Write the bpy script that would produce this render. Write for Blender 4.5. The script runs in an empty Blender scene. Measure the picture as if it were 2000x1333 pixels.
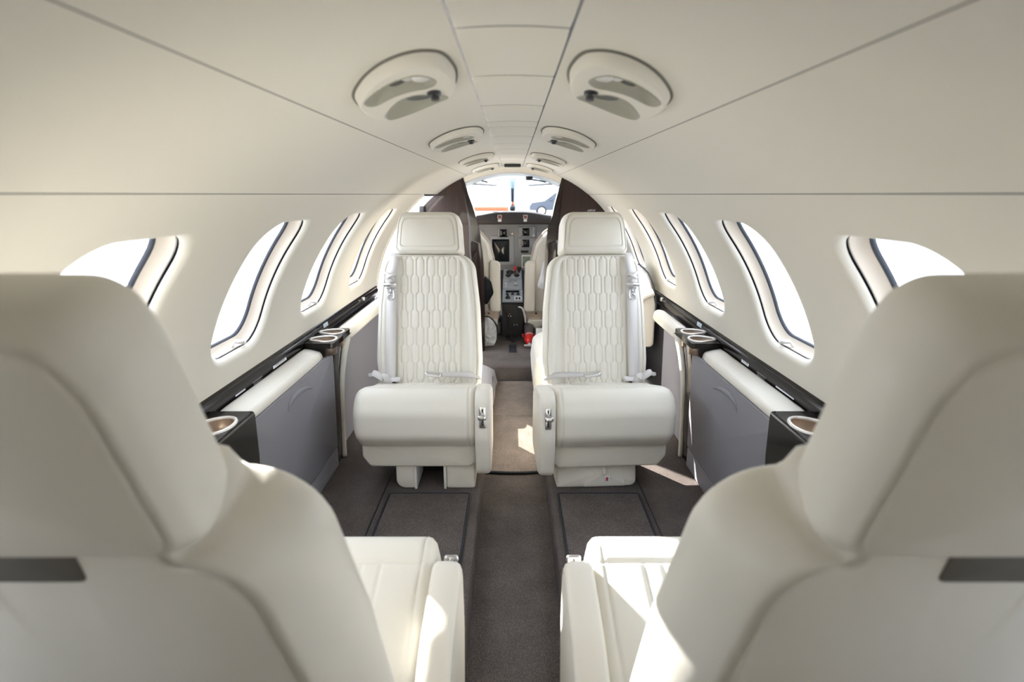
import bpy, math, random
from mathutils import Vector, Matrix
random.seed(3)
sc = bpy.context.scene
COL = sc.collection
PI = math.pi
D2R = PI / 180

# ------------------------------------------------------------------ materials
def new_mat(name):
    m = bpy.data.materials.new(name); m.use_nodes = True
    nt = m.node_tree; nt.nodes.clear()
    out = nt.nodes.new('ShaderNodeOutputMaterial')
    return m, nt, out

def pbr(name, col, rough=.5, metal=0., spec=.5, coat=0., bump=None, var=None, emit=None, sheen=0., coord='Object'):
    """bump = (kind, scale, strength, distance); var = (scale, amount, second colour)"""
    m, nt, out = new_mat(name)
    b = nt.nodes.new('ShaderNodeBsdfPrincipled')
    b.inputs['Base Color'].default_value = (*col, 1)
    b.inputs['Roughness'].default_value = rough
    b.inputs['Metallic'].default_value = metal
    b.inputs['Specular IOR Level'].default_value = spec
    b.inputs['Coat Weight'].default_value = coat
    b.inputs['Coat Roughness'].default_value = .04
    b.inputs['Sheen Weight'].default_value = sheen
    if emit:
        b.inputs['Emission Color'].default_value = (*emit[0], 1)
        b.inputs['Emission Strength'].default_value = emit[1]
    tc = nt.nodes.new('ShaderNodeTexCoord')
    if bump:
        kind, scale, strength, dist = bump
        if kind == 'voronoi':
            t = nt.nodes.new('ShaderNodeTexVoronoi'); h = t.outputs['Distance']
        else:
            t = nt.nodes.new('ShaderNodeTexNoise'); t.inputs['Detail'].default_value = 4; h = t.outputs['Fac']
        t.inputs['Scale'].default_value = scale
        nt.links.new(tc.outputs[coord], t.inputs['Vector'])
        bn = nt.nodes.new('ShaderNodeBump')
        bn.inputs['Strength'].default_value = strength; bn.inputs['Distance'].default_value = dist
        nt.links.new(h, bn.inputs['Height']); nt.links.new(bn.outputs['Normal'], b.inputs['Normal'])
    if var:
        scale, amount, c2 = var
        n = nt.nodes.new('ShaderNodeTexNoise'); n.inputs['Scale'].default_value = scale; n.inputs['Detail'].default_value = 5
        nt.links.new(tc.outputs[coord], n.inputs['Vector'])
        r = nt.nodes.new('ShaderNodeMapRange')
        r.inputs['From Min'].default_value = .35; r.inputs['From Max'].default_value = .65
        r.inputs['To Min'].default_value = 0; r.inputs['To Max'].default_value = amount
        nt.links.new(n.outputs['Fac'], r.inputs['Value'])
        mx = nt.nodes.new('ShaderNodeMix'); mx.data_type = 'RGBA'
        mx.inputs[6].default_value = (*col, 1); mx.inputs[7].default_value = (*c2, 1)
        nt.links.new(r.outputs['Result'], mx.inputs[0]); nt.links.new(mx.outputs[2], b.inputs['Base Color'])
    nt.links.new(b.outputs[0], out.inputs[0])
    return m

def wood_mat(name):
    m, nt, out = new_mat(name)
    b = nt.nodes.new('ShaderNodeBsdfPrincipled')
    tc = nt.nodes.new('ShaderNodeTexCoord'); mp = nt.nodes.new('ShaderNodeMapping')
    mp.inputs['Scale'].default_value = (34, 34, 2.2)
    n = nt.nodes.new('ShaderNodeTexNoise'); n.inputs['Scale'].default_value = 2.2; n.inputs['Detail'].default_value = 7
    n.inputs['Distortion'].default_value = .6
    cr = nt.nodes.new('ShaderNodeValToRGB')
    cr.color_ramp.elements[0].position = .32; cr.color_ramp.elements[0].color = (.010, .0045, .0035, 1)
    cr.color_ramp.elements[1].position = .72; cr.color_ramp.elements[1].color = (.036, .012, .010, 1)
    nt.links.new(tc.outputs['Object'], mp.inputs[0]); nt.links.new(mp.outputs[0], n.inputs['Vector'])
    nt.links.new(n.outputs['Fac'], cr.inputs[0]); nt.links.new(cr.outputs[0], b.inputs['Base Color'])
    b.inputs['Roughness'].default_value = .3; b.inputs['Specular IOR Level'].default_value = .3; b.inputs['Coat Weight'].default_value = .25
    b.inputs['Coat Roughness'].default_value = .03
    nt.links.new(b.outputs[0], out.inputs[0])
    return m

def carpet_mat(name, c1, c2, scale=330):
    m, nt, out = new_mat(name)
    b = nt.nodes.new('ShaderNodeBsdfPrincipled'); b.inputs['Roughness'].default_value = .95
    b.inputs['Specular IOR Level'].default_value = .1
    tc = nt.nodes.new('ShaderNodeTexCoord'); mp = nt.nodes.new('ShaderNodeMapping')
    mp.inputs['Scale'].default_value = (1, .8, 1)
    nt.links.new(tc.outputs['Object'], mp.inputs[0])
    v = nt.nodes.new('ShaderNodeTexVoronoi'); v.inputs['Scale'].default_value = scale
    v.inputs['Randomness'].default_value = .55
    nt.links.new(mp.outputs[0], v.inputs['Vector'])
    cr = nt.nodes.new('ShaderNodeValToRGB')
    cr.color_ramp.elements[0].position = .05; cr.color_ramp.elements[0].color = (*c2, 1)
    cr.color_ramp.elements[1].position = .75; cr.color_ramp.elements[1].color = (*c1, 1)
    nt.links.new(v.outputs['Distance'], cr.inputs[0])
    n = nt.nodes.new('ShaderNodeTexNoise'); n.inputs['Scale'].default_value = 9; n.inputs['Detail'].default_value = 6
    nt.links.new(tc.outputs['Object'], n.inputs['Vector'])
    r = nt.nodes.new('ShaderNodeMapRange'); r.inputs['To Min'].default_value = .82; r.inputs['To Max'].default_value = 1.16
    r.inputs['From Min'].default_value = .3; r.inputs['From Max'].default_value = .7
    nt.links.new(n.outputs['Fac'], r.inputs['Value'])
    mx = nt.nodes.new('ShaderNodeMix'); mx.data_type = 'RGBA'; mx.blend_type = 'MULTIPLY'; mx.inputs[0].default_value = 1
    nt.links.new(cr.outputs[0], mx.inputs[6]); nt.links.new(r.outputs['Result'], mx.inputs[7])
    nt.links.new(mx.outputs[2], b.inputs['Base Color'])
    bn = nt.nodes.new('ShaderNodeBump'); bn.inputs['Strength'].default_value = .9; bn.inputs['Distance'].default_value = .0025
    bn.invert = True
    nt.links.new(v.outputs['Distance'], bn.inputs['Height']); nt.links.new(bn.outputs[0], b.inputs['Normal'])
    nt.links.new(b.outputs[0], out.inputs[0])
    return m

def glass_mat(name, tint=(.96, .98, 1), refl=.07):
    m, nt, out = new_mat(name)
    t = nt.nodes.new('ShaderNodeBsdfTransparent'); t.inputs[0].default_value = (*tint, 1)
    g = nt.nodes.new('ShaderNodeBsdfGlossy'); g.inputs['Roughness'].default_value = .02
    mx = nt.nodes.new('ShaderNodeMixShader'); mx.inputs[0].default_value = refl
    nt.links.new(t.outputs[0], mx.inputs[1]); nt.links.new(g.outputs[0], mx.inputs[2])
    nt.links.new(mx.outputs[0], out.inputs[0])
    return m

M = {}
M['leather'] = pbr('cream leather', (.76, .73, .66), .42, spec=.4, bump=('noise', 420, .10, .0012), var=(5, .5, (.73, .70, .63)))
M['leather2'] = pbr('cream leather trim', (.76, .725, .655), .45, spec=.4, bump=('noise', 420, .10, .0012))
M['liner'] = pbr('cream headliner', (.74, .705, .63), .55, spec=.3, bump=('noise', 260, .07, .001))
M['reveal'] = pbr('window reveal', (.58, .51, .43), .4, spec=.3)
M['gap'] = pbr('dark gap', (.012, .014, .03), .6)
M['seamgrey'] = pbr('seam shadow gap', (.10, .095, .09), .8)
M['rimshade'] = pbr('painted rim shadow', (.16, .15, .125), .7)  # dark tone for the painted shadow line round the overhead units
M['dullred'] = pbr('unlit red lens', (.20, .055, .05), .4)
M['slotshade'] = pbr('painted slot shade', (.13, .12, .105), .6)  # dark tone painted as the shade inside the headrest slot
M['gasket'] = pbr('grey gasket', (.03, .034, .045), .6)
M['grey'] = pbr('grey panel cloth', (.25, .245, .275), .62, spec=.25, bump=('noise', 900, .15, .0006))
M['blackgloss'] = pbr('black gloss lacquer', (.009, .007, .007), .2, spec=.18, coat=.10)
M['black'] = pbr('black plastic', (.012, .012, .013), .45)
M['rubber'] = pbr('dark binding', (.012, .013, .02), .7)
M['darkpanel'] = pbr('dark grey lining', (.05, .05, .055), .7)
M['wood'] = wood_mat('glossy dark wood')
M['woodedge'] = pbr('glossy dark edge', (.012, .007, .006), .12, spec=.3, coat=.2)
M['carpet'] = carpet_mat('brown carpet', (.165, .142, .132), (.054, .045, .042))
M['carpet2'] = carpet_mat('worn runner carpet', (.27, .225, .19), (.10, .082, .07), 300)
M['metal'] = pbr('satin metal', (.72, .72, .74), .28, metal=1.)
M['chrome'] = pbr('bright metal', (.80, .80, .82), .12, metal=1.)
M['brass'] = pbr('champagne metal', (.58, .46, .37), .3, metal=.9)
M['rim'] = pbr('cup rim', (.82, .78, .74), .25, metal=.3)
M['belt'] = pbr('belt webbing', (.66, .64, .63), .7, bump=('noise', 900, .2, .0005))
M['belt2'] = pbr('lap belt webbing', (.55, .53, .52), .7, bump=('noise', 900, .2, .0005))
M['white'] = pbr('white plastic', (.78, .77, .75), .4)
M['label'] = pbr('white label', (.80, .82, .86), .5)
M['labelblue'] = pbr('pale blue label', (.55, .66, .74), .5)
M['ink'] = pbr('dark ink', (.06, .06, .07), .6)
M['silverink'] = pbr('silver ink', (.62, .62, .64), .5)
M['red'] = pbr('red paint', (.62, .02, .015), .3)
M['redlabel'] = pbr('red ink', (.55, .08, .09), .5)
M['pinklabel'] = pbr('faded red ink', (.62, .38, .38), .5)
M['scoop'] = pbr('scoop with painted shade', (.36, .35, .29), .5)  # recess shade of the shallow scoops is put into this darker tone
M['lens'] = glass_mat('clear lens', (.9, .92, .92), .15)
M['glass'] = glass_mat('window pane')
M['instr'] = pbr('instrument panel grey', (.31, .335, .36), .5)
M['bezel'] = pbr('bezel grey', (.34, .37, .41), .45)
M['screen'] = pbr('dark screen', (.006, .010, .014), .12)
M['glare'] = pbr('glareshield', (.045, .042, .045), .75)
M['sheep'] = pbr('sheepskin', (.60, .50, .41), .95, bump=('noise', 140, .8, .006))
M['bagblack'] = pbr('black nylon', (.008, .009, .011), .6, spec=.15, bump=('noise', 40, .4, .01))
M['silver'] = pbr('silver cloth', (.52, .53, .54), .4, bump=('noise', 14, .9, .03))
M['pouch'] = pbr('white pouch', (.74, .73, .73), .6, bump=('noise', 25, .6, .01))
M['tarmac'] = pbr('pale concrete', (.50, .50, .49), .9, var=(.35, .6, (.42, .42, .42)))
M['carpaint'] = pbr('car paint', (.035, .045, .065), .4, coat=.1)
M['tyre'] = pbr('tyre', (.02, .02, .02), .8)
M['carglass'] = pbr('car glass', (.05, .06, .08), .1)
M['hangar'] = pbr('pale cladding', (.66, .68, .71), .7)
M['orange'] = pbr('orange paint', (.42, .07, .02), .6)
M['steelblue'] = pbr('blue grey paint', (.28, .40, .46), .4)
M['drape'] = pbr('grey floor cloth', (.42, .40, .41), .9, bump=('noise', 40, .4, .006))
M['overhead'] = pbr('grey overhead lining', (.50, .54, .56), .6)

# ------------------------------------------------------------------ helpers
def link(o, parent=None):
    COL.objects.link(o)
    if parent is not None: o.parent = parent
    return o

def obj(name, geo, mat, parent=None, smooth=True, loc=None):
    vs, fs = geo
    me = bpy.data.meshes.new(name)
    me.from_pydata([tuple(v) for v in vs], [], fs)
    me.validate(); me.update()
    if smooth: me.polygons.foreach_set('use_smooth', [True] * len(me.polygons))
    me.materials.append(M[mat] if isinstance(mat, str) else mat)
    o = bpy.data.objects.new(name, me)
    if loc is not None: o.location = loc
    return link(o, parent)

def sharp(o, deg=35):
    """smooth shading but hard edges over an angle"""
    me = o.data
    import bmesh
    bm = bmesh.new(); bm.from_mesh(me)
    bmesh.ops.recalc_face_normals(bm, faces=bm.faces)
    for e in bm.edges:
        if len(e.link_faces) == 2 and e.calc_face_angle(0) > deg * D2R: e.smooth = False
    bm.to_mesh(me); bm.free()
    return o

def fixn(o):
    import bmesh
    me = o.data; bm = bmesh.new(); bm.from_mesh(me)
    bmesh.ops.remove_doubles(bm, verts=bm.verts, dist=1e-6)
    bmesh.ops.recalc_face_normals(bm, faces=bm.faces)
    bm.to_mesh(me); bm.free()
    return o

def join(*gs):
    V, F = [], []
    for v, f in gs:
        n = len(V); V += list(v); F += [tuple(i + n for i in q) for q in f]
    return V, F

def xf(geo, fn):
    return [fn(*v) for v in geo[0]], geo[1]

def mat_xf(geo, m):
    return [m @ Vector(v) for v in geo[0]], geo[1]

def loft(loops, closed=True, cap0=True, cap1=True):
    n = len(loops[0]); V = [p for l in loops for p in l]; F = []
    for k in range(len(loops) - 1):
        for i in range(n if closed else n - 1):
            j = (i + 1) % n
            F.append((k * n + i, k * n + j, (k + 1) * n + j, (k + 1) * n + i))
    if cap0: F.append(tuple(reversed(range(n))))
    if cap1: F.append(tuple((len(loops) - 1) * n + i for i in range(n)))
    return V, F

def rpoly(pts, radii, seg=8, sub=0):
    """polygon (CCW) with rounded corners"""
    out = []; n = len(pts)
    if not hasattr(radii, '__len__'): radii = [radii] * n
    for i in range(n):
        p0, p, p1 = Vector(pts[i - 1]), Vector(pts[i]), Vector(pts[(i + 1) % n])
        r = radii[i]
        if r <= 1e-6: out.append((p.x, p.y)); continue
        a = (p0 - p).normalized(); b = (p1 - p).normalized()
        ang = math.acos(max(-1, min(1, a.dot(b))))
        d = min(r / max(math.tan(ang / 2), 1e-4), .49 * (p0 - p).length, .49 * (p1 - p).length)
        r = d * math.tan(ang / 2)
        c = p + (a + b).normalized() * (r / math.sin(ang / 2))
        s, e = p + a * d - c, p + b * d - c
        a0 = math.atan2(s.y, s.x); a1 = math.atan2(e.y, e.x)
        da = (a1 - a0 + PI) % (2 * PI) - PI
        for k in range(seg + 1):
            t = a0 + da * k / seg
            out.append((c.x + r * math.cos(t), c.y + r * math.sin(t)))
    if sub:
        res = []
        m = len(out)
        for i in range(m):
            p, q = Vector(out[i]), Vector(out[(i + 1) % m]); L = (q - p).length
            k = max(1, int(L / sub))
            for j in range(k): w = p.lerp(q, j / k); res.append((w.x, w.y))
        out = res
    return out

def rrect(x0, x1, y0, y1, r, seg=8, sub=0):
    return rpoly([(x0, y0), (x1, y0), (x1, y1), (x0, y1)], r, seg, sub)

def inset(ol, d):
    if abs(d) < 1e-9: return list(ol)
    n = len(ol); out = []
    for i in range(n):
        a, p, b = Vector(ol[i - 1]), Vector(ol[i]), Vector(ol[(i + 1) % n])
        e0 = (p - a); e1 = (b - p)
        if e0.length < 1e-9: e0 = e1
        if e1.length < 1e-9: e1 = e0
        n0 = Vector((e0.y, -e0.x)).normalized(); n1 = Vector((e1.y, -e1.x)).normalized()
        m = n0 + n1
        if m.length < 1e-6: m = n0
        m.normalize(); k = 1 / max(.5, m.dot(n0))
        q = p - m * d * k
        out.append((q.x, q.y))
    return out

def groove(i, d, di=.0022, dep=.0028, sgn=1):
    """three rings making a sewn seam; sgn = +1 when the surface faces +depth"""
    if hasattr(i, '__len__'):
        return [((i[0] - sgn_i * di, i[1] - sgn_i * di), d - abs(sgn_i - 0) * 0 - (sgn * dep if sgn_i == 0 else 0)) for sgn_i in (1, 0, -1)]
    return [(i - di, d), (i, d - sgn * dep), (i + di, d)]

def shrink(ol, d):
    """inset by scaling about the middle of the bounding box: never folds over itself"""
    dx, dy = d if hasattr(d, '__len__') else (d, d)
    x0, x1 = min(p[0] for p in ol), max(p[0] for p in ol); y0, y1 = min(p[1] for p in ol), max(p[1] for p in ol)
    cx, cy, hx, hy = (x0 + x1) / 2, (y0 + y1) / 2, (x1 - x0) / 2, (y1 - y0) / 2
    fx, fy = max(.02, 1 - dx / hx), max(.02, 1 - dy / hy)
    return [(cx + (p[0] - cx) * fx, cy + (p[1] - cy) * fy) for p in ol]

def pillow(ol, rings, cap0=0., cap1=0., steps=5, c=None, flat0=None):
    """outline in (u,v); rings = (inset, depth) from the low-depth face to the high one; caps bulge by cap0/cap1"""
    loops = []
    def cap(base_in, d, bulge):
        L = shrink(ol, base_in)
        cx = sum(p[0] for p in L) / len(L) if c is None else c[0]
        cy = sum(p[1] for p in L) / len(L) if c is None else c[1]
        res = []
        for k in range(1, steps + 1):
            s = 1 - k / (steps + .0) * .985
            res.append([(cx + (p[0] - cx) * s, cy + (p[1] - cy) * s, d + bulge * (1 - s * s)) for p in L])
        return res
    first = cap(rings[0][0], rings[0][1], -cap0)
    if flat0:                       # let the face forget bumps of the rim on its way to the middle
        keep, ol = ol, flat0; base = cap(rings[0][0], rings[0][1], -cap0); ol = keep
        for k, (fa, fb) in enumerate(zip(first, base)):
            w = (1 - (k + 1) / steps) ** 2 * .4
            first[k] = [(q[0], q[1] * (1 - w) + p[1] * w, q[2]) for p, q in zip(fa, fb)]
    loops += list(reversed(first))
    for (i, d) in rings: loops.append([(p[0], p[1], d) for p in shrink(ol, i)])
    loops += cap(rings[-1][0], rings[-1][1], cap1)
    return loft(loops)

def bev_rings(d0, d1, b, n=3):
    R = []
    for k in range(n + 1):
        a = PI / 2 * k / n; R.append((b * (1 - math.sin(a)), d0 + b * (1 - math.cos(a))))
    for k in range(n + 1):
        a = PI / 2 * k / n; R.append((b * (1 - math.cos(a)), d1 - b * (1 - math.sin(a))))
    return R

def rbox(x0, x1, y0, y1, z0, z1, b=.004, r=None, seg=3):
    b = min(b, .45 * min(x1 - x0, y1 - y0, z1 - z0))
    if r is None: r = b
    g = pillow(rrect(x0, x1, y0, y1, r, seg), bev_rings(z0, z1, b, 2), steps=1)
    return g

def tube(pts, r, n=10, closed=False):
    P = [Vector(p) for p in pts]; L = []
    rad = r if hasattr(r, '__len__') else [r] * len(P)
    up = None
    m = len(P)
    for i, p in enumerate(P):
        if closed: t = P[(i + 1) % m] - P[i - 1]
        else: t = P[min(i + 1, m - 1)] - P[max(i - 1, 0)]
        t.normalize()
        if up is None:
            up = t.orthogonal().normalized()
        up = (up - t * up.dot(t)).normalized(); s = t.cross(up)
        L.append([p + (up * math.cos(2 * PI * k / n) + s * math.sin(2 * PI * k / n)) * rad[i] for k in range(n)])
    if closed: L.append(L[0]); return loft(L, cap0=False, cap1=False)
    return loft(L)

def ribbon(pts, nrm, w, th=.0015):
    """flat strap: path pts, per-point normal nrm, width w (number or list)"""
    P = [Vector(p) for p in pts]; L = []; m = len(P)
    W = w if hasattr(w, '__len__') else [w] * m
    for i, p in enumerate(P):
        t = (P[min(i + 1, m - 1)] - P[max(i - 1, 0)]).normalized()
        nn = Vector(nrm[i] if hasattr(nrm[0], '__len__') else nrm); nn = (nn - t * nn.dot(t)).normalized()
        s = t.cross(nn)
        a, b = s * W[i] / 2, nn * th / 2
        L.append([p - a - b, p + a - b, p + a + b, p - a + b])
    return loft(L)

def smooth_path(pts, n=8):
    """Catmull-Rom through pts"""
    P = [Vector(p) for p in pts]; P = [2 * P[0] - P[1]] + P + [2 * P[-1] - P[-2]]; out = []
    for i in range(1, len(P) - 2):
        for k in range(n):
            t = k / n; a, b, c, d = P[i - 1], P[i], P[i + 1], P[i + 2]
            out.append(.5 * ((2 * b) + (c - a) * t + (2 * a - 5 * b + 4 * c - d) * t * t + (3 * b - a - 3 * c + d) * t ** 3))
    out.append(P[-2]); return out

def lathe(prof, n=24):
    L = [[(r * math.cos(2 * PI * k / n), r * math.sin(2 * PI * k / n), z) for k in range(n)] for r, z in prof]
    return loft(L)

def ball(c, r, n=14, s=(1, 1, 1)):
    prof = [(max(1e-4, r * math.sin(PI * k / 10)), -r * math.cos(PI * k / 10)) for k in range(11)]
    V, F = lathe(prof, n)
    return [(c[0] + v[0] * s[0], c[1] + v[1] * s[1], c[2] + v[2] * s[2]) for v in V], F

def empty(name, loc=(0, 0, 0), rz=0.):
    o = bpy.data.objects.new(name, None); o.location = loc; o.rotation_euler = (0, 0, rz)
    o.empty_display_size = .05
    return link(o)

def tag(o, label=None, cat=None, group=None, kind=None):
    if label: o['label'] = label
    if cat: o['category'] = cat
    if group: o['group'] = group
    if kind: o['kind'] = kind
    return o

def text_geo(s, size):
    cu = bpy.data.curves.new('t', 'FONT'); cu.body = s; cu.size = size; cu.align_x = 'CENTER'; cu.align_y = 'CENTER'
    cu.resolution_u = 2
    o = bpy.data.objects.new('t', cu); COL.objects.link(o)
    dg = bpy.context.evaluated_depsgraph_get()
    me = bpy.data.meshes.new_from_object(o.evaluated_get(dg))
    V = [tuple(v.co) for v in me.vertices]; F = [tuple(p.vertices) for p in me.polygons]
    bpy.data.objects.remove(o); bpy.data.curves.remove(cu); bpy.data.meshes.remove(me)
    return V, F

# ------------------------------------------------------------------ cabin tube
ZC, R = .49, .715            # centre height and inner radius of the cabin
Y0, Y1 = -.75, 3.44          # rear wall, forward dividers
YD = 2.93                    # the open door on the left begins here
PH_SILL, PH_SEAM, PH_CEIL = 7.7 * D2R, 51.55 * D2R, 68.75 * D2R
def cyl(sx, y, ph, d=0.):
    return (sx * (R + d) * math.cos(ph), y, ZC + (R + d) * math.sin(ph))

WHW, WHH, WR, WPH = .147, .189, .080, 28.65 * D2R     # window half sizes, corner radius, centre angle
def win_loop(dw, N):
    """rounded window outline, sampled at the directions in N, shrunk by dw -> (dy, ds)"""
    hw, hh, r = WHW - dw, WHH - dw, max(.02, WR - dw * .7)
    out = []
    for a in N:
        ca, sa = math.cos(a), math.sin(a)
        lo, hi = 0, 1.
        for _ in range(30):
            t = (lo + hi) / 2; x, y = abs(ca * t), abs(sa * t)
            qx, qy = x - (hw - r), y - (hh - r)
            dd = math.hypot(max(qx, 0), max(qy, 0)) + min(max(qx, qy), 0) - r
            if dd > 0: hi = t
            else: lo = t
        out.append((ca * lo, sa * lo))
    return out
CELL = .565
S0, S1 = R * (PH_SILL - WPH), R * (PH_SEAM - WPH)
def cell_dirs():
    A = [2 * PI * k / 88 for k in range(88)]
    for sx in (1, -1):
        for s in (S0, S1): A.append(math.atan2(s, sx * CELL / 2) % (2 * PI))
    return sorted(A)
DIRS = cell_dirs()
def cell_outer():
    out = []
    for a in DIRS:
        ca, sa = math.cos(a), math.sin(a)
        t = 9
        if abs(ca) > 1e-6: t = min(t, CELL / 2 / abs(ca))
        if sa > 1e-6: t = min(t, S1 / sa)
        if sa < -1e-6: t = min(t, S0 / sa)
        out.append((ca * t, sa * t))
    return out

def wall_cell(sx, yc):
    O, I = cell_outer(), win_loop(-.010, DIRS)
    loops = []
    for k in range(8):
        t = k / 7
        loops.append([cyl(sx, yc + o[0] * (1 - t) + i[0] * t, WPH + (o[1] * (1 - t) + i[1] * t) / R) for o, i in zip(O, I)])
    for dw, d in ((-.005, .0015), (0, .005), (.004, .010), (.006, .014)):
        loops.append([cyl(sx, yc + p[0], WPH + p[1] / R, d) for p in win_loop(dw, DIRS)])
    return loft(loops, cap0=False, cap1=False)

def grid(fn, nu, nv):
    V = [fn(i / nu, j / nv) for i in range(nu + 1) for j in range(nv + 1)]
    F = [(i * (nv + 1) + j, (i + 1) * (nv + 1) + j, (i + 1) * (nv + 1) + j + 1, i * (nv + 1) + j + 1) for i in range(nu) for j in range(nv)]
    return V, F

def cyl_patch(sx, ya, yb, pa, pb, d=0., nu=2, nv=10):
    return grid(lambda u, v: cyl(sx, ya + (yb - ya) * u, pa + (pb - pa) * v, d), nu, nv)

WIN_C = [1.388 + CELL * k for k in range(-2, 4)]     # .258 ... 3.083
win_no = 0
def make_window(sx, yc):
    global win_no
    win_no += 1
    root = empty('window_%d' % win_no, cyl(sx, yc, WPH)); tag(root, kind='structure')
    ox, oy, oz = root.location
    L = lambda dw, d: [Vector(cyl(sx, yc + p[0], WPH + p[1] / R, d)) - Vector((ox, oy, oz)) for p in win_loop(dw, DIRS)]
    fixn(obj('shade_track', loft([L(.006, .014), L(-.004, .015), L(-.004, .019), L(.006, .020)], cap0=False, cap1=False), 'gap', root))
    fixn(obj('window_frame', loft([L(.005, .019), L(.006, .025), L(.009, .033), L(.015, .040), L(.020, .044)], cap0=False, cap1=False), 'reveal', root))
    fixn(obj('gasket', loft([L(.0195, .0435), L(.0225, .046), L(.0235, .0485), L(.0235, .052)], cap0=False, cap1=False), 'gasket', root))
    V = L(.023, .048); n = len(V)
    V2 = L(.023, .051)
    obj('pane', (V + V2, [tuple(range(n)), tuple(range(n, 2 * n))]), 'glass', root, smooth=False)
    # little pull tab of the shade on the sill
    p = lambda dy, ph, d: Vector(cyl(sx, yc + dy, ph, d)) - Vector((ox, oy, oz))
    phb = WPH - (WHH - .006) / R
    q0 = p(.030, phb + .020, .024); q1 = p(.054, phb + .014, .012)
    g = join(tube([q0, q0.lerp(q1, .5), q1], .0052, 8), ball(tuple(q1), .0056, 10),
             tube([p(.020, phb, .028), p(.026, phb + .016, .026), q0], .003, 6))
    obj('shade_pull', g, 'white', root)
    return root

def wall(side, sx, yend, centres):
    root = empty('wall_' + side); tag(root, kind='structure')
    parts = [wall_cell(sx, c) for c in centres]
    last = centres[-1] + CELL / 2
    SV = sorted(set(o[1] for o in cell_outer() if abs(abs(o[0]) - CELL / 2) < 1e-6))
    if yend > last + .001:
        parts.append(grid(lambda u, v: cyl(sx, last + (yend - last) * u, WPH + SV[int(round(v * (len(SV) - 1)))] / R), 2, len(SV) - 1))
    first = centres[0] - CELL / 2
    parts.append(grid(lambda u, v: cyl(sx, Y0 + (first - Y0) * u, WPH + SV[int(round(v * (len(SV) - 1)))] / R), 1, len(SV) - 1))
    fixn(obj('window_panel', join(*parts), 'liner', root))
    # lower shell behind the ledge, down to the floor
    pr = [(R + .004, .60), (R + .004, .3), (R, -.05)]
    V = [(sx * x, y, z) for y in (Y0, yend) for x, z in pr]
    obj('lower_shell', (V, [(0, 1, 4, 3), (1, 2, 5, 4)]), 'darkpanel', root, smooth=False)
    # seam between window panel and upper panel: a dark strip behind the 3 mm gap
    obj('seam', cyl_patch(sx, Y0, Y1, PH_SEAM - .03, PH_SEAM + .03, .005, 1, 4), 'gap', root)
    return root

WL = [c for c in WIN_C if c < 2.6]
WRR = WIN_C
wl = wall('left', -1, YD, WL)
wr = wall('right', 1, Y1, WRR)
# edge of the door cut-out on the left: a padded cream lip
lip = [cyl(-1, YD + .004, PH_SILL + (PH_SEAM - PH_SILL) * k / 14, .003) for k in range(15)]
obj('door_lip', tube(lip, .012, 8), 'liner', wl)
obj('door_sill', join(rbox(-.73, -.665, YD + .002, 3.10, -.02, .53, .006), rbox(-.73, -.665, 3.10, 3.27, -.02, .27, .006), rbox(-.73, -.665, 3.27, 3.438, -.02, .30, .006)), 'drape', wl)  # unseen stepped sill, added and shaped to cut the sun patch in the aisle
for c in WL: make_window(-1, c)
for c in WRR: make_window(1, c)

ceil = empty('ceiling'); tag(ceil, kind='structure')
for sx in (-1, 1):
    fixn(obj('side_panel', grid(lambda u, v: cyl(sx, Y0 + (Y1 - Y0) * u, PH_SEAM + .0044 + (PH_CEIL - PH_SEAM - .0054) * v, -.0008), 40, 14), 'liner', ceil))
    obj('seam', cyl_patch(sx, Y0, Y1, PH_CEIL - .03, PH_CEIL + .03, .004, 1, 3), 'seamgrey', ceil)
PH_MID = math.acos(.057 / R)
for sx in (-1, 1):
    def head(u, v, sx=sx):
        ph = PH_CEIL + .0002 + (PH_MID - PH_CEIL - .0012) * v
        return cyl(sx, Y0 + (Y1 - Y0) * u, ph, 0)
    obj('headliner', grid(head, 60, 14), 'liner', ceil)
cuts = [Y0, -.40, .02, .375, .605, .838, .852, 1.102, 1.335, 1.442, 1.665, 1.895, 2.12, 2.36, 2.60, 2.84, 3.02, 3.20, Y1]
for a, b in zip(cuts[:-1], cuts[1:]):
    g = .0016
    fn = lambda u, v, a=a, b=b: (lambda X: (X, a + g + (b - a - 2 * g) * u, ZC + math.sqrt((R + (0 if .01 < u < .99 else .002)) ** 2 - X * X)))(-.0555 + .111 * v)
    obj('centre_panel', grid(fn, 6, 8), 'liner', ceil)
obj('seam', grid(lambda u, v: (-.07 + .14 * v, Y0 + (Y1 - Y0) * u, ZC + math.sqrt((R + .007) ** 2 - (-.07 + .14 * v) ** 2)), 1, 8), 'gap', ceil)
# forward end of the ceiling: dark outlet strip and the arch above the cockpit opening
tag(obj('air_outlet', rbox(-.043, .043, 3.085, 3.118, 1.188, 1.203, .003), 'black'), 'black rectangular outlet strip on the ceiling centre line before the cockpit', 'vent')
arch = []
prof = [(.010, 0), (.0, -.012), (-.028, -.012), (-.034, 0), (-.030, .03), (.010, .03)]
for k in range(25):
    ph = (66 + 48 * k / 24) * D2R
    arch.append([((R + d) * math.cos(ph), Y1 + y, ZC + (R + d) * math.sin(ph)) for d, y in prof])
sharp(obj('header_trim', loft(arch), 'liner', ceil))

# rear wall of the cabin behind the camera
RW = [(R * math.cos(a), Y0, ZC + R * math.sin(a)) for a in [2 * PI * k / 64 for k in range(64)]]
tag(obj('wall_back', (RW, [tuple(range(64))]), 'liner', smooth=False), kind='structure')

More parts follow.
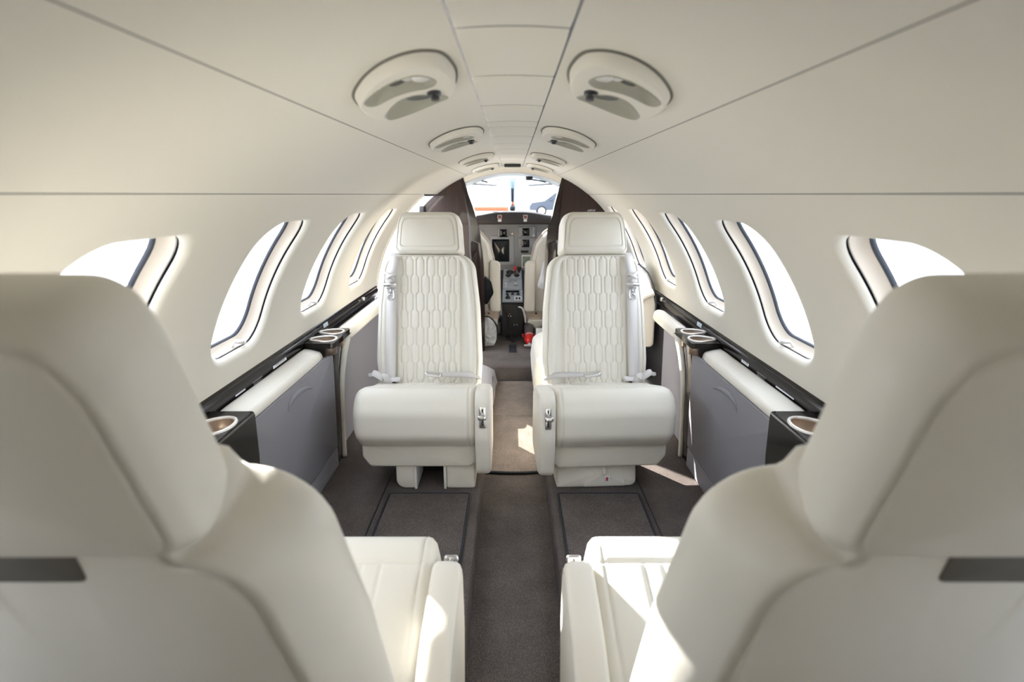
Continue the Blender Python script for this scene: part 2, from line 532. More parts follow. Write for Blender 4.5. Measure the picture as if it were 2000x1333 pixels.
# floor: two raised sides and the dropped aisle
XL, XR = -.107, .124
def floor_prof(y):
    p = [(-.70, .080)]
    for k in range(7):
        a = PI / 2 * k / 6; p.append((XL - .016 + .016 * math.sin(a), .080 - .016 * (1 - math.cos(a))))
    p += [(XL + .002, 0.), (XR - .002, 0.)]
    for k in range(7):
        a = PI / 2 * (1 - k / 6); p.append((XR + .016 - .016 * math.sin(a), .080 - .016 * (1 - math.cos(a))))
    p.append((.70, .080))
    return [(x, y, z) for x, z in p]
fl = loft([floor_prof(y) for y in (Y0, -.3, 0, .5, 1, 1.5, 2, 2.5, 3.13)], closed=False, cap0=False, cap1=False)
tag(sharp(obj('floor', fl, 'carpet'), 50), kind='structure')
step = [(3.128, -.01), (3.128, .072), (3.132, .088), (3.142, .096), (3.16, .100), (4.9, .100)]
st = loft([[(x, y, z) for y, z in step] for x in (-.71, -.2, .2, .71)], closed=False, cap0=False, cap1=False)
tag(obj('floor_cockpit', st, 'carpet'), kind='structure')
obj('step_edge', rbox(-.10, .115, 3.118, 3.127, .001, .008, .002), 'rubber', bpy.data.objects['floor'])
# lower seams of the raised floor carpet
for sx, x in ((-1, -.432), (1, .438)):
    obj('carpet_seam', tube([(x, .3, .0805), (x, 1.2, .0805), (x, 1.95, .0805)], .0022, 6), 'rubber', bpy.data.objects['floor'])

def floor_mat(x0, x1, y0, y1, label):
    r = empty('floor_mat', ((x0 + x1) / 2, (y0 + y1) / 2, .08))
    w, h = (x1 - x0) / 2, (y1 - y0) / 2
    obj('carpet_panel', pillow(rrect(-w, w, -h, h, .008, 3), bev_rings(.0005, .006, .002, 2), steps=1), 'carpet', r)
    ol = rrect(-w, w, -h, h, .008, 3)
    obj('binding', tube([(p[0], p[1], .0045) for p in ol], .0042, 6, closed=True), 'rubber', r)
    tag(r, label, 'floor mat', 'carpet mats between the facing seats')
floor_mat(-.408, -.142, .95, 1.708, 'brown carpet mat with dark binding on the raised floor left of the aisle')
floor_mat(.152, .418, .95, 1.708, 'brown carpet mat with dark binding on the raised floor right of the aisle')

rn = empty('carpet_runner', (0.007, 2.56, 0))
def runner_pt(u, v):
    x = -.112 + .224 * v; y = -.548 + 1.10 * u
    if u < .01: y -= .010 * (1 - (2 * v - 1) ** 2)
    return (x, y, .009)
obj('pile', grid(runner_pt, 30, 10), 'carpet2', rn)
bp = [(-.113, .55, .0075), (-.113, -.545, .0075)]
bp = [(.113, .12, .0075), (.113, -.30, .0075), (.113, -.54, .0075)] + [(.112 - .224 * k / 10, -.549 - .010 * (1 - (1 - 2 * k / 10) ** 2), .0075) for k in range(11)]
obj('binding', tube(bp, .0055, 8), 'rubber', rn)
obj('mat_seam', tube([(-.108, .02, .0088), (0, .02, .0088), (.108, .02, .0088)], .0012, 6), 'carpet', rn)
tag(rn, 'worn light brown carpet runner with black bound end in the aisle', 'carpet')

# ------------------------------------------------------------------ side ledges, cabinets, consoles
def extr_y(prof, ya, yb, sx, ny=2):
    L = [[(sx * x, ya + (yb - ya) * k / ny, z) for x, z in prof] for k in range(ny + 1)]
    return loft(L)

def bean(cx, cy, a, b, sx, n=40):
    """kidney outline; long axis across (x), slight waist on the near side"""
    out = []
    for k in range(n):
        t = 2 * PI * k / n
        x = a * math.cos(t); y = b * math.sin(t)
        wide = 1 + .25 * (-x / a)
        y *= wide
        if y < 0: y += .22 * b * math.exp(-((x - .25 * a) / (.45 * a)) ** 2)
        out.append((cx + x * -sx * -1, cy + y))
    return out

def cup_cell(root, sx, x0, x1, ya, yb, z, cx, cy, a, b, name_mat='blackgloss'):
    """one piece of console top with a kidney-shaped well in it"""
    B = bean(0, 0, a, b, 1)
    outer = []
    for (x, y) in B:
        t = 9.
        if x > 1e-9: t = min(t, (x1 - cx) / x)
        if x < -1e-9: t = min(t, (x0 - cx) / x)
        if y > 1e-9: t = min(t, (yb - cy) / y)
        if y < -1e-9: t = min(t, (ya - cy) / y)
        outer.append((cx + x * t, cy + y * t))
    inn = [(cx + x, cy + y) for x, y in B]
    top = loft([[(sx * p[0], p[1], z) for p in outer], [(sx * p[0], p[1], z) for p in inn]], cap0=False, cap1=False)
    cup = empty('cup_holder'); cup.parent = root
    well = loft([[(sx * p[0], p[1], z) for p in inn], [(sx * (cx + (p[0] - cx) * .96), cy + (p[1] - cy) * .96, z - .05) for p in inn]], cap0=False, cap1=True)
    fixn(obj('well', well, 'brass', cup))
    obj('rim', tube([(sx * p[0], p[1], z + .001) for p in inn], .0042, 8, closed=True), 'rim', cup)
    return top

def lower_side(side, sx):
    L = 'left' if sx < 0 else 'right'
    yend = YD if sx < 0 else 2.80
    # glossy ledge strip under the windows, carrying the placards
    st = empty('ledge_strip', (0, 0, 0))
    prof = [(.716, .600), (.709, .594), (.7035, .590), (.7005, .586), (.7025, .581), (.7005, .577), (.6985, .572), (.7015, .547), (.706, .538), (.718, .538)]
    o = obj('ledge', extr_y(prof, Y0, yend, sx, 2), 'blackgloss', st); sharp(o, 40)
    tag(st, 'long black gloss ledge strip with white placards below the %s windows' % L, 'trim')
    def plac(y, z, w, h, mat, lines, inkmat, tsize, th=.0006):
        pr = empty('placard'); pr.parent = st
        pr.location = (sx * (.6998 if z > .56 else .7010), y, z)
        pr.rotation_euler = (PI / 2 + (-.118), 0, -sx * PI / 2)
        if mat: obj('plate', rbox(-w / 2, w / 2, -h / 2, h / 2, 0, th, .0002), mat, pr)
        for i, s in enumerate(lines):
            V, F = text_geo(s, tsize)
            if V:
                yy = ((len(lines) - 1) / 2 - i) * tsize * 1.12
                obj('lettering', ([(v[0], v[1] + yy, th + .0003) for v in V], F), inkmat, pr, smooth=False)
    if sx < 0:
        plac(1.385, .560, .054, .0125, 'label', ['OXY. MASK'], 'ink', .0075)
        plac(1.485, .560, .08, .02, None, ['PULL DOWN OXYGEN MASK', 'TO START FLOW AND PLACE', 'OVER NOSE AND MOUTH', 'BREATHE NORMALLY'], 'silverink', .0052)
        plac(1.640, .561, .10, .0125, 'label', ['THERMOS STOWAGE'], 'ink', .0075)
    else:
        plac(1.640, .561, .054, .0125, 'label', ['OXY. MASK'], 'ink', .0075)
        plac(1.525, .560, .08, .02, None, ['PULL DOWN OXYGEN MASK', 'TO START FLOW AND PLACE', 'OVER NOSE AND MOUTH', 'BREATHE NORMALLY'], 'silverink', .0052)
        plac(1.385, .560, .10, .0125, 'label', ['THERMOS STOWAGE'], 'ink', .0075)
    plac(2.078, .577, .052, .016, 'labelblue', [], 'ink', .005)
    # small latch at the forward end of the ledge
    obj('latch', rbox(*sorted((sx * .688, sx * .702)), 2.60, 2.625, .568, .586, .003), 'metal', st)

    # folding-table cabinet
    cb = empty('table_cabinet', (sx * .66, 1.60, .08))
    T = lambda g: [(v[0] - sx * .66, v[1] - 1.60, v[2] - .08) for v in g[0]], 
    def put(name, g, mat, smooth=True):
        g = ([(v[0] - sx * .66, v[1] - 1.60, v[2] - .08) for v in g[0]], g[1])
        return obj(name, g, mat, cb, smooth)
    ya, yb = 1.242, 1.922
    body = [(.697, .10), (.655, .10), (.655, .50), (.697, .50)]
    put('carcass', extr_y(body, ya, yb, sx), 'darkpanel', False)
    door_ol = rpoly([(ya + .003, .158), (yb - .003, .158), (yb - .003, .516), (ya + .003, .516)], [.004, .004, .010, .006], 4)
    def door_map(u, v, d): return (sx * (.652 - d - (.012 if False else 0) - .010 * (v - .16) / .36), u, v)
    sharp(put('door', xf(pillow(door_ol, bev_rings(0, .014, .003, 2), steps=1), door_map), 'grey'), 20)
    # crescent finger pull pressed into the door
    cx, cz = 1.62, .445
    hp = []
    for k in range(21):
        t = k / 20; y = 1.494 + .206 * t
        hp.append((y, .458 + .031 * (1 - abs(2 * t ** .62 - 1) ** 2.2)))
    pull = tube([door_map(y, z, .0142) for y, z in hp], [.0008 + .0088 * math.sin(PI * (k / 20) ** .7) ** .8 for k in range(21)], 8)
    hdoor = [c for c in cb.children if c.name.startswith('door')][0]
    g = ([(v[0] - sx * .66, v[1] - 1.60, v[2] - .08) for v in pull[0]], pull[1])
    obj('finger_pull', g, 'grey', hdoor)
    kick = rpoly([(ya + .003, .082), (yb - .003, .082), (yb - .003, .154), (ya + .003, .154)], .003, 3)
    sharp(put('kick_panel', xf(pillow(kick, bev_rings(0, .012, .002, 2), steps=1), lambda u, v, d: (sx * (.652 - d), u, v)), 'grey'), 20)
    # padded cream top: rolls from the strip down to the door edge
    tp = [(.6965, .500), (.6965, .549)]
    for k in range(9):
        t = k / 8; tp.append((.695 - .047 * t, .5515 - .008 * t * t))
    for k in range(1, 7):
        a = PI / 2 * k / 6; tp.append((.648 - .0165 * math.sin(a), .5435 - .0225 * (1 - math.cos(a))))
    tp.append((.6325, .518)); tp.append((.650, .510))
    Lp = []
    for k in range(13):
        y = ya + .002 + (1.838 - ya) * k / 12
        e = min(k, 12 - k)
        sh = (.0035, .0008, 0)[min(e, 2)]
        Lp.append([(sx * min(.697, x + sh * 2), y, z - sh) for x, z in tp])
    put('padded_top', loft(Lp), 'leather2')
    tag(cb, 'grey panelled table cabinet with padded cream top along the %s wall' % L, 'cabinet', 'cabinets along the side walls')

    # near console with one cup holder
    nc = empty('cup_console', (0, 0, 0))
    ycA, ycB = 1.062, 1.239
    top = cup_cell(nc, sx, .605, .697, ycA, ycB, .562, .648, 1.150, .040, .046)
    fc = []
    for k in range(7):
        a = PI / 2 * k / 6; fc.append((.605 - .006 * math.sin(a), .562 - .012 * (1 - math.cos(a))))
    fc += [(.600, .45), (.612, .30), (.640, .085), (.69, .085), (.697, .562)]
    skin = loft([[(sx * x, y, z) for x, z in fc] for y in (ycA, ycB)], cap0=True, cap1=True, closed=False)
    sharp(obj('console_body', join(top, skin), 'blackgloss', nc), 40)
    tag(nc, 'black gloss console with one cup holder at the rear of the %s cabinet' % L, 'console', 'consoles with one cup holder')

    # forward console: two cup holders on a narrow pillar
    fcn = empty('cup_console', (0, 0, 0))
    t1 = cup_cell(fcn, sx, .600, .697, 1.842, 1.953, .566, .652, 1.898, .044, .040)
    t2 = cup_cell(fcn, sx, .606, .697, 1.953, 2.070, .566, .656, 2.005, .042, .038)
    rimp = [(.600, 1.842), (.600, 1.953), (.606, 1.953), (.606, 2.07)]
    skirt = loft([[(sx * x, y, z) for x, y in ((.697, 1.842), (.612, 1.842), (.600, 1.86), (.600, 1.955), (.606, 1.965), (.606, 2.06))] for z in (.566, .548)], closed=False, cap0=False, cap1=False)
    pil = extr_y([(.694, .085), (.646, .085), (.640, .20), (.634, .45), (.620, .549), (.694, .549)], 1.924, 1.985, sx)
    bt = ([(sx * .697, 1.842, .548), (sx * .602, 1.842, .548), (sx * .602, 2.07, .548), (sx * .697, 2.07, .548)], [(0, 1, 2, 3)])
    fil = extr_y([(.694, .519), (.634, .519), (.628, .549), (.694, .549)], 1.843, 1.924, sx)
    sharp(obj('console_body', join(t1, t2, skirt, pil, fil, bt), 'blackgloss', fcn), 40)
    tag(fcn, 'black gloss pillar with two cup holders at the forward end of the %s cabinet' % L, 'console', 'consoles with two cup holders')

    # panel and padded arm beside the forward seat
    sp = empty('seat_side_panel', (0, 0, 0))
    obj('panel', extr_y([(.697, .085), (.672, .085), (.668, .30), (.664, .52), (.697, .535)], 2.072, YD - .005 if sx < 0 else 2.43, sx), 'grey', sp, False)
    yarm = 2.88 if sx < 0 else 2.44
    arm = []
    aol = rpoly([(.606, .520), (.655, .515), (.660, .566), (.612, .572)], [.014, .01, .016, .024], 6)
    ys = [2.072, 2.076, 2.084, 2.10, 2.2, yarm - .05, yarm - .02, yarm - .006, yarm]
    ins = [.017, .009, .003, 0, 0, 0, .003, .010, .018]
    for y, i in zip(ys, ins): arm.append([(sx * p[0], y, p[1]) for p in inset(aol, i)])
    obj('armrest', loft(arm), 'leather2', sp)
    # slim cream strip dropping from the arm to the floor
    path = [(.616, 2.068, .542), (.614, 2.045, .535), (.618, 2.022, .50), (.624, 2.012, .46), (.634, 2.005, .38), (.640, 1.998, .25), (.640, 1.992, .15), (.640, 1.990, .083)]
    pp = smooth_path(path, 5)
    o = obj('edge_strip', ribbon([(sx * p.x, p.y, p.z) for p in pp], (sx * .75, .65, 0), [.026 - .012 * i / len(pp) for i in range(len(pp))], .012), 'leather2', fcn)
    tag(sp, 'grey side panel with cream arm pad along the %s wall beside the rear-facing seat' % L, 'side panel', 'panels beside the rear-facing seats')
    # wall lining along the cabin behind the cabinet (beside the near seats)
    ln = extr_y([(.715, .085), (.665, .085), (.640, .30), (.622, .52), (.66, .535), (.7035, .545)], Y0, ycA - .002, sx)
    nol = rpoly([(.598, .470), (.655, .480), (.660, .536), (.606, .534)], [.016, .01, .016, .024], 6)
    nar = []
    for y, i in ((-.6, 0), (.2, 0), (.98, 0), (1.02, .002), (1.045, .008), (1.056, .017)): nar.append([(sx * p[0], y, p[1]) for p in inset(nol, i)])
    pd_ = empty('arm_pad', (0, 0, 0)); obj('padding', loft(nar), 'leather2', pd_)
    tag(pd_, 'cream arm pad on the %s wall outboard of the near seat' % L, 'arm pad', 'arm pads beside the near seats')
    lo = obj('side_lining', ln, 'grey', bpy.data.objects['wall_' + L], False)
for sd, sx in (('left', -1), ('right', 1)): lower_side(sd, sx)

# ------------------------------------------------------------------ seats
def quilt(w0, t0, t1, nx=132, nt=150):
    cols = 12; p = 2 * w0 / cols; A = .0039; per = .128
    def trap(t): return max(-1., min(1., 5. * math.sin(2 * PI * t / per)))
    def h(x, t):
        best = 9.; tr = trap(t)
        k0 = int((x + w0) / p)
        e = []
        for k in range(k0 - 1, k0 + 3):
            s = 1 if k % 2 else -1
            e.append((-w0 + k * p + (A * s * tr if 0 < k < cols else 0)))
        dm = min(abs(x - q) for q in e)
        return .0034 * (1 - math.exp(-(dm / .0023) ** 2)) + .0012 * min(1, dm / .010)
    def fn(u, v):
        x = -w0 + 2 * w0 * u; t = t0 + (t1 - t0) * v
        edge = min(min(u, 1 - u) / .012, 1)
        return (x, h(x, t) * edge + .002 * (edge), t)
    return grid(fn, nx, nt)

QG = quilt(.119, .06, .588)
def make_seat(loc, rz, ai, label, lean=14., lift=0., base='rails', belts=True, far=True, cdy=0., ady=0., adx=0., hs=0., ht=0., lz=0., th=-.105):
    """ai = +1 when the aisle lies on the seat's local +x side"""
    r = empty('cabin_seat', loc, rz)
    tag(r, label, 'seat', 'leather cabin seats')
    ca, sa = math.cos(lean * D2R), math.sin(lean * D2R)
    def B(x, y, t): return (ai * x, -t * sa + y * ca, .18 + t * ca + y * sa)
    def mir(g): return ([(ai * v[0], v[1], v[2]) for v in g[0]], g[1])
    # ---- cushion: side profile in (y, z), lofted across x
    prof = rpoly([(-.045, .175), (.262, .168), (.300, .215), (.303, .300), (.262, .368), (.185, .352), (.05, .312), (-.045, .292)],
                 [.012, .035, .05, .06, .055, .2, .1, .02], 7, .006)
    x0, x1 = -.203, .190
    rings = []
    for k in range(6):
        a = PI / 2 * k / 5; rings.append((.040 * (1 - math.sin(a)), x0 + .034 * (1 - math.cos(a))))
    rings += groove(0.0, x0 + .05, 0, 0)[:1]
    rings += [(0., x0 + .053 + (.160 - x0 - .053) * k / 124) for k in range(125)] + [ (.0, .1665), (.0024, .1685), (.0, .1705), (.002, .178), (.009, .186), (.02, x1)]
    cush = xf(pillow(prof, rings, .008, .006, steps=3), lambda u, v, d: (d, u, v))
    # cross seam behind the front roll and lengthwise seams on top
    cz = []
    for (x, y, z) in cush[0]:
        if z > .27 and abs(x) < .175:
            g1 = math.exp(-((y - .19) / .0032) ** 2) * .0036
            g2 = 0
            if y < .192:
                for q in (-.118, .100, -.078, -.04, 0, .035, .068): g2 = max(g2, math.exp(-((x - q) / .003) ** 2) * (.003 if q in (-.118, .100) else .0018))
            z -= max(g1, g2)
        cz.append((x, y + cdy, z))
    obj('seat_cushion', mir((cz, cush[1])), 'leather', r)
    # piped side seam on the aisle end of the cushion
    # ---- seat pan under the cushion
    pan = rpoly([(-.165, .088), (.170, .088), (.186, .105), (.186, .178), (-.190, .178), (-.190, .125)], [.02, .004, .004, .01, .01, .02], 5)
    obj('seat_pan', mir(xf(pillow(pan, bev_rings(.0, .262, .008, 2), steps=1), lambda u, v, d: (u, d - .02, v))), 'leather2', r)
    # ---- backrest: outline in (x, t), lofted through its thickness
    ol = rpoly([(-.178, .0), (.184, .0), (.197, .20), (.188, .40), (.166, .592), (-.166, .592), (-.188, .40), (-.195, .20)],
               [.02, .02, .3, .3, .062, .062, .3, .3], 9, .007)
    olr = None
    if lift > .005:
        sm = lambda a, b, x: (lambda t: t * t * (3 - 2 * t))(max(0, min(1, (x - a) / (b - a))))
        olr = [(x, t + (.024 * sm(.108, .094, abs(x)) * (1 - sm(.022, .010, x) * sm(-.085, -.073, x)) if t > .58 else 0)) for x, t in ol]
    rings = [((.050, .030), th)] + list(reversed(groove((.044, .024), th, .0022, -.003))) [::1]
    rings = [((.052, .010), th), ((.0466, .0062), th), ((.044, .004), th + .0035), ((.0414, .0034), th), ((.034, .003), th + .006), ((.024, .002), th + .016), ((.012, .001), th + .036), (.004, th + .050), (0., th + .068), (.001, -.004), ((.005, .002), .006), ((.011, .003), .012)]
    rings += [((.0155, .0036), .0146), ((.018, .004), .0110), ((.0205, .0044), .0152), ((.026, .005), .0172), ((.036, .006), .0168), ((.044, .007), .012), ((.048, .008), .004)]
    bk = pillow(olr or ol, rings, .010, -.001, steps=6, flat0=ol if olr else None)
    obj('backrest', xf(bk, lambda u, v, d: B(u, d, v)), 'leather', r)
    obj('quilted_panel', xf(QG, lambda x, y, t: B(x, y + .0035, t)), 'leather', r)
    # ---- headrest
    h0 = .588 + lift
    hw0, hw1 = .129 - hs, .117 - hs
    hol = rpoly([(-hw0, h0), (hw0, h0), (hw1 + .003, h0 + .12 + ht), (hw1 - .012, h0 + .163 + ht), (-hw1 + .012, h0 + .163 + ht), (-hw1 - .003, h0 + .12 + ht)],
                [.018, .018, .05, .045, .045, .05], 9, .012)
    hr = [((.032, .026), -.113), ((.0287, .0232), -.112), ((.0265, .021), -.1080), ((.0243, .0188), -.1105), ((.018, .014), -.1035), ((.009, .007), -.0935), ((.003, .002), -.081), (0, -.068), (.0005, -.045), ((.004, .003), -.015), ((.008, .006), .005), ((.0115, .009), .014)]
    hr += [((.0137, .0113), .0188), ((.016, .0135), .0160), ((.0182, .0157), .0205), (.022, .0228), (.026, .0234)] + groove(.0295, .0238, .0020, .0032) + [(.034, .0244)]
    if lift > .005:                 # raised headrests show a shallower, squarer back
        hr = [((i[0] * .6, i[1] * .7) if hasattr(i, '__len__') and d < -.07 else i, -.113 + (d + .113) * .64) for i, d in hr]
    hd = pillow(hol, hr, .012, .005, steps=7)
    obj('headrest', xf(hd, lambda x, y, d: B(x, d + .014, y)), 'leather', r)
    if lift > .005:
        obj('headrest_slot_shade', xf(pillow(rrect(-.085, .022, h0 - .030, h0 + .010, .006, 3), bev_rings(-.088, -.05, .003, 2), steps=1), lambda x, y, d: B(x, d, y)), 'slotshade', r)  # dark block set on the back in place of a shaded recess
        for px in (-.03, .03):
            obj('headrest_post', tube([B(px - .03, -.04, h0 - .05), B(px - .03, -.04, h0 + .05)], .007, 10), 'metal', r)
    # ---- armrest slab on the aisle side
    aol = rpoly([(.04, .09), (.235, .062), (.285, .085), (.312, .22), (.300, .350), (.262, .369), (.13, .345), (.05, .31)],
                [.03, .03, .04, .15, .035, .05, .1, .03], 7, .014)
    ar = [(.012, .197), (.004, .1985), (0, .204), (0, .222), (.001, .236), (.004, .242), (.010, .2455)] + groove(.016, .2465, .002, .003) + [(.022, .2455)]
    obj('armrest', mir(xf(pillow(aol, ar, 0, -.002, steps=3), lambda u, v, d: (d - adx, u + ady, v))), 'leather2', r)
    # sliding latch on the armrest's front face
    la = empty('latch'); la.parent = r
    fy = lambda z: .312 - .0 if z < .22 else .312 - .012 * (z - .22) / .13
    def face(x, z, d): # point on the armrest front, d proud of it
        n = (z - .255) / .05
        return (ai * (x - adx), .3078 + ady - .006 * n + d, z + .036)
    pl = pillow(rrect(.2125, .2325, .222, .290, .003, 4), bev_rings(-.004, .0016, .0006, 2), steps=1)
    obj('plate', xf(pl, lambda u, v, d: face(u, v, d)), 'metal', la)
    sl = join(xf(pillow(rrect(.2202, .2248, .229, .253, .002, 4), bev_rings(.0005, .0022, .0003, 1), steps=1), lambda u, v, d: face(u, v, d)),
              xf(pillow(rrect(.2202, .2248, .272, .284, .002, 4), bev_rings(.0005, .0022, .0003, 1), steps=1), lambda u, v, d: face(u, v, d)))
    obj('slot', sl, 'black', la)
    obj('lever_stem', tube([face(.2225, .262 + lz, .0), face(.2225, .264 + lz, .014), face(.2225, .266 + lz, .026)], .0045, 10), 'chrome', la)
    kb = pillow(rrect(.2095, .2355, .257 + lz, .272 + lz, .005, 5), bev_rings(.021, .030, .003, 2), steps=2)
    obj('lever_bar', xf(kb, lambda u, v, d: face(u, v, d)), 'metal', la)
    # ---- base
    if base == 'rails':
        for x0b, x1b, e in ((-.085, -.020, .03), (.085, .182, .006)):
            f = rpoly([(x0b, .001), (x1b, .001), (x1b, .10), (x0b, .10)], [e, .006, .004, .004] if x0b < 0 else [.006, .006, .004, .004], 5)
            obj('foot', mir(xf(pillow(f, bev_rings(-.02, .225, .005, 2), steps=1), lambda u, v, d: (u, d, v))), 'leather2', r)
        for x in (-.018, .081):
            obj('rail', mir(rbox(x - .004, x + .004, -.02, .232, .002, .095, .001)), 'white', r)
        obj('base_box', mir(rbox(-.015, .078, -.02, .10, .001, .09, .003)), 'black', r)
    else:
        f = rpoly([(-.10, .001), (.172, .001), (.172, .10), (-.104, .10)], [.02, .006, .004, .004], 5)
        slope = lambda u, v, d: (u, d + (-.03 * (v - .05) / .05 if (v > .05 and d > .1) else 0), v)
        obj('base_box', mir(xf(pillow(f, bev_rings(-.02, .215, .006, 2), steps=2), slope)), 'leather2', r)
        fo = rpoly([(-.065, .003), (.082, .003), (.076, .096), (-.058, .096)], .006, 4)
        fl_ = empty('life_vest_flap'); fl_.parent = r
        obj('flap', mir(xf(pillow(fo, [(0, .200), (0, .216), (.002, .219), (.006, .220)], 0, 0, steps=4), slope)), 'leather', fl_)
        tb = smooth_path([(0, .206, .088), (0, .215, .075), (0, .225, .060), (0, .2255, .052)], 4)
        obj('pull_tab', mir(ribbon([(p[0] + .012, p[1], p[2]) for p in tb], (0, 1, 0), .015, .002)), 'leather2', fl_)
        obj('label_plate', mir(xf(pillow(rrect(-.009, .011, .022, .044, .003, 4), bev_rings(.2195, .2206, .0003, 1), steps=1), lambda u, v, d: (u, d, v))), 'label', fl_)
        obj('label_mark', mir(xf(pillow(rrect(-.003, .005, .026, .040, .001, 2), bev_rings(.2200, .2211, .0002, 1), steps=1), lambda u, v, d: (u, d, v))), 'redlabel', fl_)
    # ---- belts
    if belts:
        sh = empty('shoulder_belt'); sh.parent = r
        off = .0245
        xs = -.138
        tt = [.12 + (.40 - .0) * k / 12 for k in range(13)]
        pts = [B(xs + .006 * (k / 12), off + .001, t) for k, t in enumerate(tt)]
        fn = B(0, 1, 0); fo_ = B(0, 0, 0); nrm = tuple(Vector(fn) - Vector(fo_))
        obj('strap', ribbon(pts, nrm, .037, .002), 'belt', sh)
        obj('strap_end', ribbon([B(xs, off + .003, .118), B(xs, off + .003, .128)], nrm, .039, .004), 'gap', sh)
        # retractor tongue: roller bar, horseshoe clip and crumpled upper web
        ro = tube([B(xs - .020, off + .012, .478), B(xs + .024, off + .012, .478)], .0085, 12)
        obj('roller_bar', ro, 'metal', sh)
        hs = [B(xs + .002 + .0105 * math.cos(a), off + .006, .435 + .0105 * math.sin(a)) for a in [(-60 + 300 * k / 16) * D2R for k in range(17)]]
        hs = [B(xs + .002 + dx, off + .006, t) for dx, t in ((-.006, .423), (-.0115, .429), (-.0115, .438), (-.011, .447), (-.0105, .466))]
        hs2 = [B(xs + .002 + dx, off + .006, t) for dx, t in ((.006, .423), (.0115, .429), (.0115, .438), (.011, .447), (.0105, .466))]
        arc = [B(xs + .002 + .007 * math.cos(a), off + .006, .437 + .007 * math.sin(a)) for a in [PI * k / 8 for k in range(9)]]
        obj('tongue_clip', join(tube(hs, .0024, 8), tube(hs2, .0024, 8), tube(arc, .0022, 8), tube([B(xs + .002, off + .006, .444), B(xs + .002, off + .006, .467)], .0026, 8)), 'chrome', sh)
        up = smooth_path([B(xs + .004, off + .010, .486), B(xs - .002, off + .016, .502), B(xs + .006, off + .008, .520), B(xs + .012, off + .006, .545), B(xs + .014, off - .006, .580), B(xs + .014, off - .04, .60)], 4)
        obj('web', ribbon(up, nrm, [.030 - .010 * math.sin(PI * min(1, i / 9)) + .006 * (i / len(up)) for i in range(len(up))], .003), 'belt', sh)
        obj('knot', join(tube([B(xs - .012, off + .014, .50), B(xs + .004, off + .020, .507), B(xs + .022, off + .012, .517)], .0055, 8),
                         tube([B(xs + .016, off + .012, .496), B(xs + .002, off + .018, .510), B(xs - .016, off + .010, .522)], .005, 8)), 'belt', sh)
        lb = empty('lap_belt'); lb.parent = r
        # outboard loop
        lp = smooth_path([(-.140, -.012, .312), (-.165, .006, .325), (-.190, .010, .342), (-.203, .004, .336), (-.198, -.012, .326)], 5)
        obj('loop', mir(ribbon(lp, [(0, .55, .83)] * len(lp), .028, .002)), 'belt', lb)
        ls = smooth_path([B(xs, off + .002, .125), B(xs - .003, off + .004, .105), (ai * (-.150), .012, .325), (ai * (-.165), .010, .328)], 4)
        obj('lower_strap', ribbon(ls, nrm, [.036 - .012 * i / len(ls) for i in range(len(ls))], .002), 'belt', sh)
        lp2 = smooth_path([(-.10, .004, .318), (-.13, .000, .316), (-.16, .004, .320)], 5)
        obj('tail', mir(ribbon(lp2, [(0, .45, .9)] * len(lp2), .024, .002)), 'belt', lb)
        # inboard strap and buckle
        sp_ = smooth_path([(.190, -.03, .318), (.150, -.004, .333), (.110, .008, .338), (.075, .016, .340), (.052, .018, .341)], 5)
        obj('strap', mir(ribbon(sp_, [(0, .55, .83)] * len(sp_), [.030 - .012 * i / len(sp_) for i in range(len(sp_))], .0025)), 'belt2', lb)
        bu = pillow(rpoly([(-.026, -.011), (.034, -.013), (.034, .013), (-.026, .011)], [.009, .007, .007, .009], 6), bev_rings(0, .013, .005, 3), steps=3)
        Mx = Matrix.Translation((.018 if far else .018, .022, .338)) @ Matrix.Rotation(.12, 4, 'Y') @ Matrix.Rotation(-.35, 4, 'X')
        obj('buckle', mir(mat_xf(bu, Mx)), 'metal', lb)
    return r

ZF = .08
make_seat((-.309, 1.975, ZF), PI, -1, 'cream leather rear-facing seat left of the aisle with open rail feet and quilted back', base='rails', adx=.008)
make_seat((.309, 1.975, ZF), PI + .06, 1, 'cream leather rear-facing seat right of the aisle with flap and red mark under the cushion', base='box', adx=.006)
make_seat((-.327, .615, ZF), 0, 1, 'near cream leather seat seen from behind on the left of the aisle', lean=18, lift=.014, base='box', belts=False, cdy=.055, ady=-.045, adx=.006, hs=.013, ht=.030, lz=.03, th=-.086)
make_seat((.327, .615, ZF), 0, -1, 'near cream leather seat seen from behind on the right of the aisle', lean=18, lift=.014, base='box', belts=False, cdy=.055, ady=-.045, adx=.006, hs=.013, ht=.030, lz=.03, th=-.086)

# side-facing seat behind the right rear-facing seat
ss = empty('side_seat', (.36, 2.75, ZF))
tag(ss, 'white side-facing bench seat behind the right rear-facing seat', 'seat')
pr = rpoly([(-.255, .02), (.20, .02), (.20, .245), (-.20, .245), (-.250, .215), (-.262, .12)], [.02, .01, .03, .05, .04, .05], 6, .02)
obj('seat_cushion', xf(pillow(pr, bev_rings(-.19, .30, .03, 4), .006, .006, steps=3), lambda u, v, d: (u, d, v)), 'leather', ss)
pb = rpoly([(-.19, .24), (.24, .24), (.24, .50), (.12, .60), (-.10, .60), (-.19, .52)], [.02, .02, .08, .08, .08, .08], 6, .02)
o = obj('backrest', xf(pillow(rpoly([(.20, .25), (.325, .25), (.325, .46), (.285, .60), (.20, .66), (.15, .60)], [.02, .02, .06, .06, .05, .06], 7, .02), bev_rings(-.085, .30, .012, 3), .004, .004, steps=3), lambda u, v, d: (u, d, v)), 'leather2', ss)
obj('piping', tube([(.20 + dx, -.090, z) for dx, z in ((-.03, .64), (.03, .655), (.075, .615), (.105, .555), (.122, .48), (.125, .42))], .004, 8), 'gasket', ss)
arc = smooth_path([(.165, -.10, .40), (.20, -.105, .455), (.255, -.105, .505), (.30, -.10, .525)], 6)
